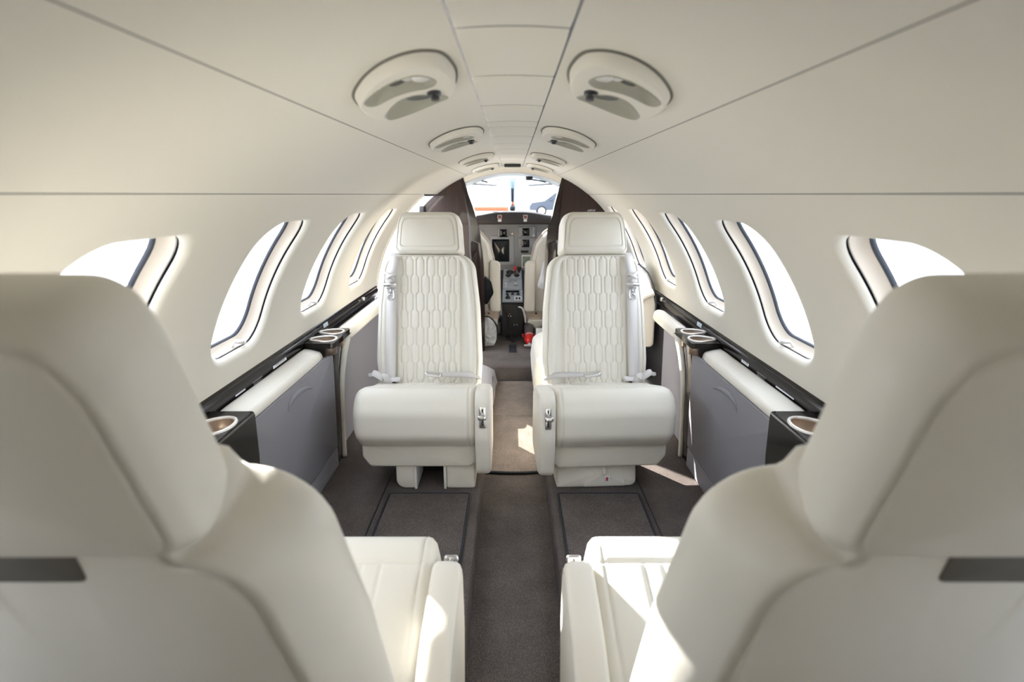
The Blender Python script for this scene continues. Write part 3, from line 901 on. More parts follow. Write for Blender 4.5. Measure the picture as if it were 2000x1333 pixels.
obj('arm_pad', tube(arc, .021, 10), 'leather2', ss)

# ------------------------------------------------------------------ ceiling service units
def closed_curve(pts, n):
    """smooth closed outline through pts, n points evenly spaced by length"""
    m = len(pts); P = [Vector((p[0], p[1])) for p in pts]; fine = []
    for i in range(m):
        a, b, c, d = P[i - 1], P[i], P[(i + 1) % m], P[(i + 2) % m]
        for k in range(12):
            t = k / 12
            fine.append(.5 * ((2 * b) + (c - a) * t + (2 * a - 5 * b + 4 * c - d) * t * t + (3 * b - a - 3 * c + d) * t ** 3))
    L = [0.]
    for i in range(len(fine)): L.append(L[-1] + (fine[(i + 1) % len(fine)] - fine[i]).length)
    out = []; j = 0
    for k in range(n):
        s_ = L[-1] * k / n
        while L[j + 1] < s_: j += 1
        f = (s_ - L[j]) / max(1e-9, L[j + 1] - L[j])
        out.append(fine[j].lerp(fine[(j + 1) % len(fine)], f))
    return out

EGG = [(.0683, -.0187), (.0424, -.0734), (.0156, -.1116), (-.0088, -.133), (-.0287, -.1408), (-.0441, -.1377), (-.0575, -.1216), (-.0642, -.0793), (-.065, -.0197), (-.0558, .0526), (-.0382, .0991), (-.0163, .1313), (.0143, .1565), (.0446, .1658), (.0698, .1491), (.0804, .0989), (.0791, .0344)]
SCOOP_A = [(.0571, -.0196), (.0435, -.0421), (.0254, -.0648), (.0088, -.0822), (-.0068, -.0917), (-.0208, -.0947), (-.0319, -.0804), (-.0382, -.0575), (-.0365, -.0358), (-.0261, -.0194), (-.011, -.0183), (.0045, -.0156), (.0212, -.0083), (.0377, .0061), (.0518, .0147), (.0591, .0026)]
SCOOP_B = [(.0576, .1099), (.042, .0683), (.0252, .0368), (.0101, .0217), (-.0045, .0195), (-.0217, .0365), (-.0353, .0547), (-.0393, .0755), (-.0264, .0918), (-.0058, .1146), (.0206, .1386), (.043, .1486), (.0587, .1432)]
def service_unit(sx, yc, label):
    """egg-shaped bezel with two scoops, an air nozzle and a lamp"""
    phc = math.acos(.136 / R)
    r = empty('reading_light_unit', cyl(sx, yc, phc))
    tag(r, label, 'overhead unit', 'oval overhead light and air units')
    def W(x, y, h):
        """x along the arc (+ = outboard), y along the cabin, h = below the ceiling"""
        p = Vector(cyl(sx, yc + y, phc - x / R, -h)); return tuple(p - r.location)
    E_ = closed_curve(EGG, 150); ce = Vector((.006, .012))
    stars = []
    for pts in (SCOOP_A, SCOOP_B):
        C = closed_curve(pts, 72); c = sum(C, Vector((0, 0))) / len(C)
        tab = sorted((math.atan2((p - c).y, (p - c).x), (p - c).length) for p in C)
        stars.append((c, C, tab))
    def star_q(c, tab, p):
        d = p - c
        if d.length > .08: return 9
        th = math.atan2(d.y, d.x)
        best = min(tab, key=lambda e: abs((e[0] - th + PI) % (2 * PI) - PI))
        return d.length / best[1]
    def dome(p):
        # 0 at the middle, 1 at the rim, measured along the ray from the middle
        return .015
    def dep(q): return .0125 * (1 - min(1, q) ** 3.0)
    V, F = [W(ce.x, ce.y, .015)], []
    NA, NR = len(E_), 40
    for i in range(1, NR + 1):
        q = i / NR
        for e in E_:
            p = ce + (e - ce) * q
            h = .015 if q < .92 else .015 * max(0, 1 - ((q - .92) / .08) ** 2.4)
            if i == NR: h = -.001
            for c, C, tab in stars:
                qq = star_q(c, tab, p)
                if qq < 1.03: h -= dep(qq) + .002
            V.append(W(p.x, p.y, h))
    for k in range(NA): F.append((0, 1 + k, 1 + (k + 1) % NA))
    for i in range(NR - 1):
        for k in range(NA):
            j = (k + 1) % NA; F.append((1 + i * NA + k, 1 + (i + 1) * NA + k, 1 + (i + 1) * NA + j, 1 + i * NA + j))
    fixn(obj('bezel', (V, F), 'liner', r))
    obj('rim_shadow', tube([W((ce + (e - ce) * 1.008).x, (ce + (e - ce) * 1.008).y, .0004) for e in E_], .0022, 6, closed=True), 'rimshade', r)  # dark ring painted in as the shadow line at the bezel edge
    for c, C, tab in stars:
        loops = [[W((c + (p - c) * 1.09).x, (c + (p - c) * 1.09).y, .0142) for p in C], [W((c + (p - c) * 1.05).x, (c + (p - c) * 1.05).y, .0162) for p in C], [W(p.x, p.y, .0152) for p in C]]
        for q in (.95, .88, .78, .65, .5, .3, .03):
            loops.append([W((c + (p - c) * q).x, (c + (p - c) * q).y, .0148 - dep(q)) for p in C])
        fixn(obj('scoop', loft(loops, cap0=False), 'scoop', r))
    def disc(x, y, h, ra, rb, th, ang=0):
        P = [(ra * math.cos(2 * PI * k / 28), rb * math.sin(2 * PI * k / 28)) for k in range(28)]
        c, s = math.cos(ang), math.sin(ang)
        P = [(x + p[0] * c - p[1] * s, y + p[0] * s + p[1] * c) for p in P]
        return loft([[W(px, py, h) for px, py in P], [W(px, py, h + th) for px, py in P]])
    obj('air_slot', disc(.003, -.062, .0050, .0250, .0105, .005, -2.0), 'black', r)
    obj('lamp', disc(-.004, .050, .0085, .017, .024, .0035, .25), 'black', r)
    obj('lamp_lens', disc(-.004, .043, .0118, .013, .015, .002, .25), 'lens', r)
    obj('air_nozzle', join(disc(-.029, .020, .012, .0095, .018, .006), disc(-.028, .034, .012, .006, .013, .010)), 'black', r)
    obj('knob', join(disc(-.0265, -.070, .004, .011, .018, .010), disc(-.010, -.075, .003, .007, .016, .009)), 'white', r)
    return r

U0 = {}
labs = {.80: 'largest oval overhead light and air unit, on the %s of the ceiling',
        1.50: 'second oval overhead light and air unit forward on the %s of the ceiling',
        2.33: 'third oval overhead light and air unit on the %s, above the rear-facing seat',
        3.08: 'smallest oval overhead unit on the %s of the ceiling by the cockpit opening'}
def copy_tree(o, parent=None):
    c = o.copy(); COL.objects.link(c)
    if parent is not None: c.parent = parent
    for ch in list(o.children): copy_tree(ch, c)
    return c
for sx in (-1, 1):
    for i, y in enumerate((.80, 1.50, 2.33, 3.08)):
        L = 'left' if sx < 0 else 'right'
        if i == 0:
            U0[sx] = service_unit(sx, y, labs[y] % L)
        else:
            c = copy_tree(U0[sx]); c.location.y = y; c['label'] = labs[y] % L

# ------------------------------------------------------------------ forward dividers
def divider(sx, inner, label):
    r = empty('wood_divider', (sx * .4, Y1, 0))
    def sm(P): return smooth_path([(x, 0, z) for x, z in P], 6)
    inn = [(p.x, p.z) for p in sm(inner)]           # top -> bottom
    out = []
    x_b, z_b = inn[-1]
    ph0 = math.asin(max(-1, (z_b - ZC) / R)) if z_b > -.2 else -.7
    x_t, z_t = inn[0]
    pht = math.acos(min(1, abs(x_t) / R))
    for k in range(31):
        ph = -38 * D2R + (pht + 38 * D2R) * k / 30
        out.append(((R + .004) * math.cos(ph), ZC + (R + .004) * math.sin(ph)))
    loop = [(abs(x), z) for x, z in inn] + out      # inner edge down, then outer edge up
    V = [(sx * (x - .4), 0, z) for x, z in loop] + [(sx * (x - .4), .045, z) for x, z in loop]
    n = len(loop)
    F = [tuple(range(n)), tuple(reversed(range(n, 2 * n)))] + [(i, (i + 1) % n, n + (i + 1) % n, n + i) for i in range(n)]
    sharp(obj('panel', (V, F), 'wood', r), 30)
    # glossy darker stile along the aisle edge, standing a little proud
    W = []
    for i, (x, z) in enumerate(inn):
        t = i / (len(inn) - 1)
        w = .012 + .075 * min(1, (1.148 - z) / .5) if z > .65 else .085
        w = max(.010, min(w, .075))
        x = abs(x)
        W.append([(sx * (x - .403), -.012, z), (sx * (x - .403), .05, z), (sx * (x + w * .25 - .4), .05, z), (sx * (x + w - .4), -.004, z), (sx * (x + w * .8 - .4), -.012, z)])
    sharp(obj('stile', loft(W), 'woodedge', r), 30)
    tag(r, label, 'divider', 'glossy dark wood cockpit dividers')
    return r
dl = divider(-1, [(-.289, 1.150), (-.261, 1.053), (-.235, .977), (-.210, .888), (-.195, .802), (-.182, .70), (-.176, .60), (-.173, .40), (-.175, .2), (-.178, .05)], 'glossy dark wood divider on the left of the cockpit opening')
dr = divider(1, [(.289, 1.150), (.278, 1.10), (.253, 1.003), (.236, .921), (.217, .862), (.202, .747), (.197, .609), (.195, .40), (.195, .2), (.195, .05)], 'glossy dark wood divider on the right of the cockpit opening, with silver lettering')
V, F = text_geo('AIRVE', .018)
obj('lettering', ([(.065 + v[0] + .25 * v[1], -.0006, .958 + v[1] * .9) for v in V], F), 'silverink', dr, smooth=False)
# faded exit label above the left divider
tg = text_geo('EXIT', .020)
ph = 62.5 * D2R
def on_ceil(v):
    return cyl(-1, 3.36 - v[1] * 1.0, ph + v[0] / R, -.0022)
lo = tag(obj('exit_label', ([on_ceil(v) for v in tg[0]], tg[1]), 'pinklabel', smooth=False), 'small faded red EXIT lettering on the ceiling above the left divider', 'label')
# small dark door catch in the edge of the left divider
tag(obj('door_catch', rbox(-.545, -.515, 3.40, 3.432, .94, .985, .006), 'black'), 'small black door catch at the outer edge of the left divider', 'catch')

# grey cloth over the step behind the left seat
cl = []
for k, (x, zt) in enumerate(((-.30, .13), (-.18, .125), (-.15, .115), (-.115, .09), (-.104, .04), (-.095, .004))):
    cl.append([(x, 2.72, max(.004, zt - .02 * (k > 2))), (x + .003, 2.86, zt), (x, 3.0, zt + .004), (x + .012 * (k > 2), 3.10, max(.003, zt - .01))])
tag(fixn(obj('floor_cloth', loft(cl, closed=False, cap0=False, cap1=False), 'drape')), 'light grey protective cloth over the sill at the foot of the left divider', 'cloth')

# ------------------------------------------------------------------ cockpit
ck = empty('wall_cockpit'); tag(ck, kind='structure')
V = []; pr = [(.72, -.05), (.715, .5), (.66, .80)]
for sx in (-1, 1):
    obj('side_post', loft([[(sx * (R + .01) * math.cos(p_ * D2R), y, ZC + (R + .01) * math.sin(p_ * D2R)) for p_ in range(20, 62, 5)] for y in (Y1 + .046, 3.75, 4.02)], closed=False, cap0=False, cap1=False), 'overhead', ck)  # unseen aft side wall, added to block sun from the pilot's window
for sx in (-1, 1):
    L = [[(sx * x * s, y, z) for x, z in pr] for y, s in ((Y1 + .04, 1), (4.2, .95), (4.9, .8))]
    obj('side_lining', loft(L, closed=False, cap0=False, cap1=False), 'darkpanel', ck)
def roof(u, v):
    ph = (60 + 60 * v) * D2R; y = Y1 + .02 + .80 * u
    return ((R + .03) * math.cos(ph) * (1 - .08 * u), y, ZC + (R + .004) * math.sin(ph) * (1 - .042 * u ** 2) + .012 * u * (1 - math.sin(ph)) * 4)
obj('overhead_lining', grid(roof, 10, 16), 'overhead', ck)
obj('bulkhead', ([(-.6, 4.9, -.05), (.6, 4.9, -.05), (.6, 4.9, .85), (-.6, 4.9, .85)], [(0, 1, 2, 3)]), 'black', ck, False)

ws = empty('window_%d' % (win_no + 1), (0, 4.5, 1.0)); tag(ws, kind='structure')
obj('pane', grid(lambda u, v: ((-.5 + u) * (.95 - .15 * v), .35 - .36 * v + .10 - .55 * abs(u - .5) ** 2, -.14 + .29 * v), 16, 6), 'glass', ws)
obj('centre_post', tube([(0, .33, -.10), (0, .22, 0), (0, .10, .10), (0, .02, .165)], [.024, .022, .022, .030], 8), 'steelblue', ws)
obj('post_trim', tube([(0, .302, -.06), (0, .195, 0), (0, .075, .10)], [.004, .009, .012], 8), 'gap', ws)
obj('side_post', join(tube([(-.36, .05, -.14), (-.35, -.1, .02), (-.33, -.25, .15)], .012, 8)), 'white', ws)
obj('side_post', join(tube([(.36, .05, -.14), (.35, -.1, .02), (.33, -.25, .15)], .012, 8)), 'white', ws)
obj('top_frame', tube([(-.34, -.2, .150), (-.2, -.08, .165), (0, -.02, .172), (.2, -.08, .165), (.34, -.2, .150)], .016, 8), 'overhead', ws)

cp = empty('magnetic_compass', (0, 4.66, .945))
obj('case', xf(ball((0, 0, 0), .026), lambda x, y, z: (x, y * .8, z)), 'gasket', cp)
obj('dial', rbox(-.015, .015, -.026, -.018, -.012, .010, .002), 'black', cp)
obj('bracket', tube([(0, .0, .02), (0, .005, .045)], .010, 8), 'orange', cp)
tag(cp, 'small round compass on the windshield centre post', 'compass')
# sun visors hanging from the windshield top
for sx in (-1, 1):
    vz = empty('sun_visor', (sx * .21, 4.28, 1.135))
    obj('visor', xf(pillow(rrect(-.10, .10, -.035, .035, .02, 5), bev_rings(-.004, .004, .002, 2), steps=2), lambda u, v, d: (u, v * .8, d + .02 * (v / .035) + .006 * sx * u / .1)), 'overhead' if sx > 0 else 'silver', vz)
    obj('arm', tube([(-.10, -.03, .02), (-.02, -.03, .012), (.03, -.04, .0)], .005, 6), 'gasket', vz)
    tag(vz, 'sun visor under the %s half of the windshield header' % ('right' if sx > 0 else 'left'), 'visor', 'cockpit sun visors')
ov = empty('overhead_speaker', (.115, 4.06, 1.150))
obj('grille', lathe([(.001, -.004), (.020, -.004), (.024, .0), (.024, .02)], 20), 'gasket', ov)
tag(ov, 'round grille in the cockpit overhead lining', 'speaker')

# instrument panel
ip = empty('instrument_panel', (0, 4.25, .50))
tag(ip, 'grey aircraft instrument panel with dark displays under a black glareshield', 'instrument panel')
sharp(obj('board', rbox(-.50, .50, 0, .06, 0, .36, .006), 'instr', ip))
def display(cx, cz, w, h, sw, sh, dx=0, name='display', knobs=()):
    d = empty(name); d.parent = ip; d.location = (cx, 0, cz)
    obj('bezel', xf(pillow(rrect(-w / 2, w / 2, -h / 2, h / 2, .006, 4), bev_rings(0, .012, .003, 2), steps=1), lambda u, v, t: (u, -t, v)), 'bezel', d)
    obj('screen', xf(pillow(rrect(dx - sw / 2, dx + sw / 2, -sh / 2, sh / 2, .003, 3), bev_rings(.008, .0135, .001, 1), steps=1), lambda u, v, t: (u, -t, v)), 'screen', d)
    for (kx, kz, kr) in knobs:
        obj('knob', xf(lathe([(kr, 0), (kr, .012), (kr * .7, .016)], 14), lambda x, y, z, kx=kx, kz=kz: (kx + x, -.010 - z, kz + y)), 'white', d)
display(-.067, .277, .074, .070, .054, .052, name='standby_display')
display(-.075, .148, .175, .214, .128, .165, -.012, name='main_display', knobs=[(.078, z, .0032) for z in (-.085, -.07, -.055, -.04)])
display(.108, .283, .128, .076, .056, .056, -.012, name='radio_display', knobs=[(.045, z, .006) for z in (.03, .018, .006, -.006)] + [(.045, -.024, .011)])
display(.108, .200, .128, .076, .056, .056, -.012, name='navigation_display', knobs=[(-.055, z, .003) for z in (.025, .01, -.005, -.02)])
display(.265, .18, .175, .214, .128, .165, name='copilot_display')
display(-.29, .18, .175, .214, .128, .165, name='pilot_display')
obj('clip', rbox(-.007, .007, -.012, 0, .262, .280, .003), 'brass', ip)
obj('annunciator', rbox(.062, .118, -.012, 0, .132, .148, .002), 'black', ip)
td = empty('tablet_display'); td.parent = ip; td.location = (.10, -.06, .07)
obj('bezel', rbox(-.033, .04, 0, .012, -.042, .05, .006), 'white', td)
obj('screen', rbox(-.027, .034, -.002, .001, -.034, .040, .001), pbr('pale screen', (.20, .26, .22), .2), td)
gl = empty('glareshield'); gl.parent = ip
def gs(u, v):
    x = -.52 + 1.04 * u
    crown = .024 * math.exp(-(x / .20) ** 4) + .022 * math.exp(-(x / .40) ** 4)
    # v: 0 lower lip, 1 forward top
    pts = [(-.17, .345), (-.20, .352), (-.205, .372 + crown * .45), (-.19, .385 + crown * .9), (-.12, .392 + crown), (.10, .385 + crown), (.35, .36 + crown)]
    k = v * 6; i = min(5, int(k)); f = k - i
    return (x, pts[i][0] * (1 - f) + pts[i + 1][0] * f, pts[i][1] * (1 - f) + pts[i + 1][1] * f)
obj('cover', grid(gs, 40, 18), 'glare', gl)
obj('underside', ([(-.52, -.17, .345), (.52, -.17, .345), (.52, .05, .355), (-.52, .05, .355)], [(0, 1, 2, 3)]), 'black', gl, False)
for x in (-.089, .089):
    w = empty('warning_light'); w.parent = ip; w.location = (x, -.206, .398)
    obj('frame', rbox(-.0145, .0145, -.004, .006, -.012, .014, .002), 'white', w)
    obj('red_cap', rbox(-.0115, .0115, -.007, 0, -.009, .011, .001), 'dullred', w)
    obj('white_cap', rbox(-.012, .012, -.005, .004, -.032, -.015, .002), 'label', w)
obj('vent_ball', xf(lathe([(.014, 0), (.014, .006), (.008, .01)], 16), lambda x, y, z: (-.128 + x, -.198 - z, .386 + y)), 'gasket', ip)

# centre pedestal
pd = empty('centre_pedestal', (0, 3.8, .10))
tag(pd, 'cockpit centre pedestal with throttle levers, switches and a red knob', 'pedestal')
sp_prof = [(0.0, .0), (0.0, .225), (.008, .234), (.40, .412), (.42, .0)]
o = sharp(obj('body', loft([[(x, y, z) for y, z in sp_prof] for x in (-.072, .072)]), 'black', pd), 30)
tl = math.atan2(.412 - .234, .392)
def PT(x, s, h): return (x, .008 + s * math.cos(tl) - h * math.sin(tl), .234 + s * math.sin(tl) + h * math.cos(tl))
def pbox(x0, x1, s0, s1, h0, h1, b=.002): return xf(rbox(x0, x1, s0, s1, h0, h1, b), lambda x, y, z: PT(x, y, z))
obj('rear_plate', pbox(-.070, .070, .004, .150, 0, .010), 'bezel', pd)
obj('middle_plate', pbox(-.068, .068, .155, .285, 0, .012), 'bezel', pd)
obj('front_plate', pbox(-.066, .066, .290, .42, 0, .010), 'instr', pd)
obj('display_strip', pbox(-.048, .048, .112, .140, .008, .012), 'screen', pd)
for x in (-.036, 0, .038):
    obj('toggle_switch', join(pbox(x - .012, x + .012, .082, .102, .009, .013), tube([PT(x, .092, .012), PT(x, .086, .030)], .004, 8)), 'black', pd)
obj('rotary_knob', mat_xf(lathe([(.017, 0), (.017, .012), (.010, .016), (.006, .030)], 16), Matrix.Translation(PT(-.032, .044, .008))), 'black', pd)
for x in (.028, .048): obj('rocker', pbox(x - .007, x + .007, .030, .050, .009, .016), 'black', pd)
obj('light_plate', pbox(.012, .062, .022, .066, .0095, .0105, .0004), 'label', pd)
for x in (-.022, .022):
    lv = empty('throttle_lever'); lv.parent = pd
    obj('shaft', pbox(x - .006 if x < 0 else x - .006, x + .006, .25, .262, .0, .055), 'metal', lv)
    obj('grip', xf(ball((0, 0, 0), .5, 12, (.042, .03, .026)), lambda a, b_, c_: PT(a * 1.0 + x * 1.35, b_ + .256, c_ + .062)), 'black', lv)
obj('trim_knob', mat_xf(lathe([(.013, 0), (.013, .014), (.009, .018)], 16), Matrix.Translation(PT(.022, .20, .011))), 'metal', pd)
obj('flap_lever', join(tube([PT(-.048, .17, .01), PT(-.048, .19, .03)], .004, 8), ball(PT(-.048, .19, .032), .008)), 'white', pd)
obj('red_knob', join(tube([PT(.020, .375, .0), PT(.020, .375, .04)], .006, 8), ball(PT(.020, .373, .048), .013)), 'red', pd)
obj('black_knob', join(tube([PT(.048, .375, .0), PT(.048, .375, .03)], .006, 8), rbox(.034, .062, .33, .35, .41, .44, .004)), 'black', pd)
obj('gear_wheel', tube([PT(-.018 + .022 * math.cos(a), .36 + .018 * math.sin(a), .022) for a in [2 * PI * k / 20 for k in range(20)]], .006, 8, True), 'black', pd)
for q in ((-.02, -.001, .16), (-.03, -.001, .146), (-.012, -.001, .146), (.012, -.001, .085), (.03, -.001, .086)):
    obj('screw', ball(q, .004, 8), 'white', pd)
obj('lower_box', rbox(-.045, .050, -.10, 0.0, 0, .012, .004), 'black', pd)
# dark footwell pieces either side of the pedestal
for sx, x in ((-1, -.115), (1, .115)):
    tag(obj('rudder_cover', rbox(x - .042, x + .042, 3.84, 4.15, .10, .195, .03), pbr('grey cover', (.16, .15, .17), .6)), 'grey boxed cover on the cockpit floor %s of the pedestal' % ('left' if sx < 0 else 'right'), 'cover', 'floor covers beside the pedestal')
tag(obj('floor_plate', rbox(-.022, .024, 3.40, 3.575, .1005, .104, .001), 'rubber'), 'small black rectangular plate on the cockpit floor in front of the pedestal', 'floor plate')

# cockpit seats
def cockpit_seat(sx, label):
    r = empty('cockpit_seat', (sx * .27, 3.75, .10))
    tag(r, label, 'seat', 'cockpit seats')
    f = lambda g: ([(sx * v[0], v[1], v[2]) for v in g[0]], g[1])
    # x measured from the seat centre, inboard = negative
    ol = rpoly([(-.13, .20), (.19, .20), (.17, .58), (.10, .735), (-.02, .742), (-.095, .735), (-.150, .60), (-.165, .50)], [.03, .03, .1, .08, .1, .09, .1, .06], 7, .02)
    ol = rpoly([(-.14, .16), (.19, .16), (.17, .58), (.12, .735), (.02, .742), (-.05, .722), (-.118, .640), (-.150, .50)], [.03, .03, .1, .08, .1, .09, .1, .06], 7, .02)
    bk = pillow(ol, [(.03, -.05)] + groove(.024, -.049, .002, -.002) + [(.014, -.042), (.004, -.02), (0, .0), (.004, .02), (.02, .03)], .012, 0, steps=4)
    obj('backrest', f(xf(bk, lambda u, v, d: (u, d + .10 * (.5 - v), v))), 'leather', r)
    sk = pillow(inset(ol, -.012), [(.02, .0), (.004, .01), (0, .03), (.004, .055), (.02, .07)], 0, .01, steps=4)
    obj('sheepskin', f(xf(sk, lambda u, v, d: (u, d + .10 * (.5 - v), v))), 'sheep', r)
    arm = rpoly([(-.195, .20), (-.120, .20), (-.120, .535), (-.190, .53)], [.02, .012, .016, .03], 6, .03)
    obj('armrest', f(xf(pillow(arm, bev_rings(-.075, -.02, .012, 3), .003, 0, steps=3), lambda u, v, d: (u, d, v))), 'leather2', r)
    cu = pillow(rrect(-.18, .18, -.02, .38, .04, 5), bev_rings(.12, .22, .025, 3), steps=3)
    obj('seat_cushion', f(cu), 'sheep', r)
    obj('seat_pan', f(rbox(-.17, .17, -.04, .34, .10, .14, .01)), 'leather2', r)
    lg = tube([(-.10, -.02, .12), (-.115, .03, .06), (-.12, .05, .01)], [.04, .024, .014], 10)
    obj('leg', f(lg), 'leather2', r)
    obj('leg', f(tube([(.12, -.02, .12), (.14, 0, .0)], [.03, .016], 10)), 'leather2', r)
    obj('knob', f(ball((-.115, -.075, .19), .007)), 'black', r)
    return r
cockpit_seat(-1, 'cream cockpit seat with sheepskin cover on the pilot side, left of the pedestal')
cockpit_seat(1, 'cream cockpit seat with sheepskin cover on the copilot side, right of the pedestal')

# things lying about in the cockpit
bg = pillow(rpoly([(-.05, -.10), (.005, -.09), (.045, -.02), (.03, .05), (-.01, .09), (-.05, .08)], .02, 5, .012), bev_rings(-.03, .03, .018, 3), .01, .01, steps=3)
b_ = empty('headset_bag', (-.165, 3.585, .462))
obj('pouch', xf(bg, lambda u, v, d: (u, d, v)), 'bagblack', b_)
obj('strap', tube([(-.015, 0, .08), (-.02, .01, .13), (-.022, .03, .17)], .006, 8), 'brass', b_)
tag(b_, 'black nylon bag hanging on the back of the left cockpit seat', 'bag')
sd = empty('sunshade', (-.175, 3.56, .18))
ring = [(.078 * math.cos(a), .02 * math.cos(a), .115 * math.sin(a)) for a in [2 * PI * k / 36 for k in range(36)]]
obj('rim', tube(ring, .005, 8, True), 'black', sd)
ctr = [(x * .97, y - .006, z * .97) for x, y, z in ring]
obj('cloth', loft([[(x * s, y * s - .012 * (1 - s) + .01 * math.sin(9 * s + 5 * i), z * s) for i, (x, y, z) in enumerate(ctr)] for s in (1, .8, .6, .4, .2, .03)], cap0=False), 'silver', sd)
tag(sd, 'folded round silver sunshade with black rim at the foot of the left divider', 'sunshade')
wb = empty('white_pouch', (.225, 3.62, .56))
obj('cloth', xf(pillow(rpoly([(-.07, -.09), (.05, -.12), (.08, .06), (-.03, .08), (-.045, .0)], .02, 5, .015), bev_rings(-.022, .022, .015, 3), .008, .008, steps=3), lambda u, v, d: (u, d + .012 * math.sin(30 * u + 20 * v), v)), 'pouch', wb)
tag(wb, 'crumpled white pouch tucked on the back of the right cockpit seat', 'pouch')
fe = empty('fire_extinguisher', (.108, 3.56, .135))
Mx = Matrix.Rotation(-1.25, 4, 'X')
cylp = [(.004, -.01), (.026, -.008), (.032, .0), (.032, .055), (.032, .14), (.028, .165), (.012, .175), (.012, .18)]
obj('cylinder', mat_xf(lathe([(.002, 0), (.026, .002), (.031, .012), (.031, .17), (.02, .2)], 24), Mx), pbr('dark bottle', (.10, .09, .095), .35), fe)
obj('red_shoulder', mat_xf(lathe([(.006, -.032), (.016, -.026), (.029, -.006), (.0325, .016), (.0325, .060), (.031, .064)], 24), Mx), 'red', fe)
obj('clamp_band', mat_xf(lathe([(.0335, .036), (.0345, .037), (.0345, .046), (.0335, .047)], 24), Mx), 'chrome', fe)
obj('valve', mat_xf(join(lathe([(.009, -.055), (.011, -.05), (.011, -.03)], 12), rbox(-.036, .03, -.008, .010, -.070, -.052, .004)), Mx), 'metal', fe)
obj('bracket', mat_xf(join(tube([(-.036, -.02, .05), (-.044, -.03, .03), (-.04, -.03, .0)], .004, 6), tube([(.036, -.02, .05), (.040, -.02, .02)], .004, 6)), Mx), 'red', fe)
tag(fe, 'small red fire extinguisher lying on the cockpit floor right of the pedestal', 'extinguisher')
cb1 = smooth_path([(-.07, 3.70, .335), (-.03, 3.735, .25), (-.02, 3.74, .16), (-.005, 3.66, .107), (.02, 3.64, .104)], 6)
tag(obj('headset_cable', tube(cb1, .004, 8), 'black'), 'black cable hanging behind the pedestal to the cockpit floor', 'cable')
cb2 = smooth_path([(.040, 3.72, .325), (.065, 3.70, .318), (.082, 3.70, .27), (.088, 3.70, .22)], 6)
tag(obj('oxygen_hose', tube(cb2, .006, 8), 'white'), 'short white hose curving down beside the right cockpit seat', 'hose')
tag(obj('document_box', join(rbox(.15, .23, 3.53, 3.56, .12, .22, .004)), 'white'), 'white document box standing behind the side-facing seat by the right divider', 'box')

# ------------------------------------------------------------------ outside
gnd = obj('ground', ([(-300, -200, -.55), (300, -200, -.55), (300, 400, -.55), (-300, 400, -.55)], [(0, 1, 2, 3)]), 'tarmac', smooth=False)
tag(gnd, kind='structure')
tag(obj('barrier', rbox(-4.2, -.4, 58, 58.3, -.55, -.15, .05), 'orange'), 'low orange barrier line on the apron ahead of the windshield', 'barrier')
car = empty('parked_car', (3.75, 45, -.55))
tag(car, 'dark grey car parked on the apron, seen through the right windshield', 'car')
body = [(-2.45, .42), (-2.5, .75), (-2.35, .98), (-1.35, 1.12), (-.55, 1.72), (.9, 1.78), (2.0, 1.62), (2.4, 1.15), (2.45, .45)]
bl = []
for y, s in ((-.92, .10), (-.88, .0), (0, -.02), (.88, 0), (.92, .10)):
    bl.append([(x * (1 - s * .1), y - (.16 if (z > 1.2 and y < 0) else (-.16 if z > 1.2 and y > 0 else 0)), .42 + (z - .42) * (1 - s * .1)) for x, z in body])
sharp(obj('body', loft(bl), 'carpaint', car), 30)
obj('window', ([(-1.05, -.83, 1.18), (-.45, -.75, 1.62), (.3, -.75, 1.66), (.3, -.84, 1.16)], [(0, 1, 2, 3)]), 'carglass', car, False)
obj('window', ([(.38, -.84, 1.16), (.38, -.75, 1.66), (1.5, -.75, 1.60), (1.85, -.84, 1.18)], [(0, 1, 2, 3)]), 'carglass', car, False)
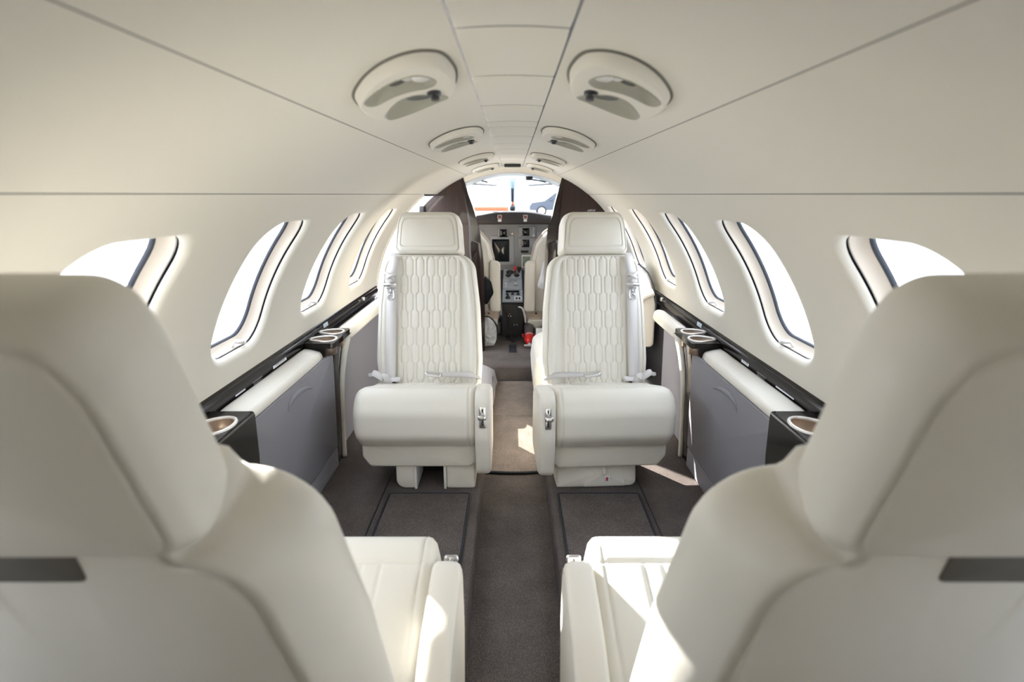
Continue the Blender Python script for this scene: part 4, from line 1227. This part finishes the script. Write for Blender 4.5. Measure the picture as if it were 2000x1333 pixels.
for x in (-1.55, 1.5):
    for y in (-.86, .86):
        w = empty('wheel'); w.parent = car; w.location = (x, y, .38)
        obj('tyre', xf(lathe([(.25, -.11), (.37, -.11), (.385, -.05), (.385, .05), (.37, .11), (.25, .11)], 28), lambda a, b, c: (a, c, b)), 'tyre', w)
        obj('rim', xf(lathe([(.02, -.118), (.24, -.115), (.26, -.10)], 20), lambda a, b, c: (a, c, b)), 'metal', w)
obj('mirror', ball((-.85, -1.0, 1.2), .11, 10, (1, .8, .8)), 'carpaint', car)

# ------------------------------------------------------------------ light
w = bpy.data.worlds.new('World'); sc.world = w; w.use_nodes = True
nt = w.node_tree; bgn = nt.nodes['Background']
sky = nt.nodes.new('ShaderNodeTexSky'); sky.sky_type = 'HOSEK_WILKIE'
sky.turbidity = 4; sky.ground_albedo = .5
sdir = Vector((-1, 1.24, .49)).normalized()       # towards the sun
sky.sun_direction = sdir
mixn = nt.nodes.new('ShaderNodeMix'); mixn.data_type = 'RGBA'; mixn.inputs[0].default_value = .75
mixn.inputs[7].default_value = (.88, .95, 1.06, 1)
nt.links.new(sky.outputs[0], mixn.inputs[6]); nt.links.new(mixn.outputs[2], bgn.inputs[0])
bgn.inputs[1].default_value = 1.6
sl = bpy.data.lights.new('Sun', 'SUN'); sl.energy = 7.5; sl.angle = .009; sl.color = (1., .94, .85)
so = bpy.data.objects.new('Sun', sl); so.rotation_euler = (-sdir).to_track_quat('-Z', 'Y').to_euler(); so.location = (-5, 4, 6); COL.objects.link(so)

# ------------------------------------------------------------------ camera
F = 1111.; TH = math.atan((666.5 - 380) / F)
cam = bpy.data.cameras.new('Camera'); co = bpy.data.objects.new('Camera', cam); COL.objects.link(co)
cam.sensor_width = 36; cam.lens = 36 * F / 2000; cam.clip_start = .02; cam.clip_end = 1000
co.location = (0, 0, 1.05); co.rotation_euler = (PI / 2 - TH, 0, 0)
cam.shift_x = -1 / 2000
cam.dof.use_dof = True; cam.dof.focus_distance = 2.1; cam.dof.aperture_fstop = 4.5
sc.camera = co

vs = sc.view_settings
vs.view_transform = 'Standard'; vs.look = 'None'; vs.gamma = 1; vs.use_curve_mapping = False
vs.exposure = 2.58
cy = sc.cycles
cy.use_denoising = True
cy.max_bounces = 14; cy.diffuse_bounces = 10; cy.glossy_bounces = 4; cy.transparent_max_bounces = 16
cy.sample_clamp_indirect = 8
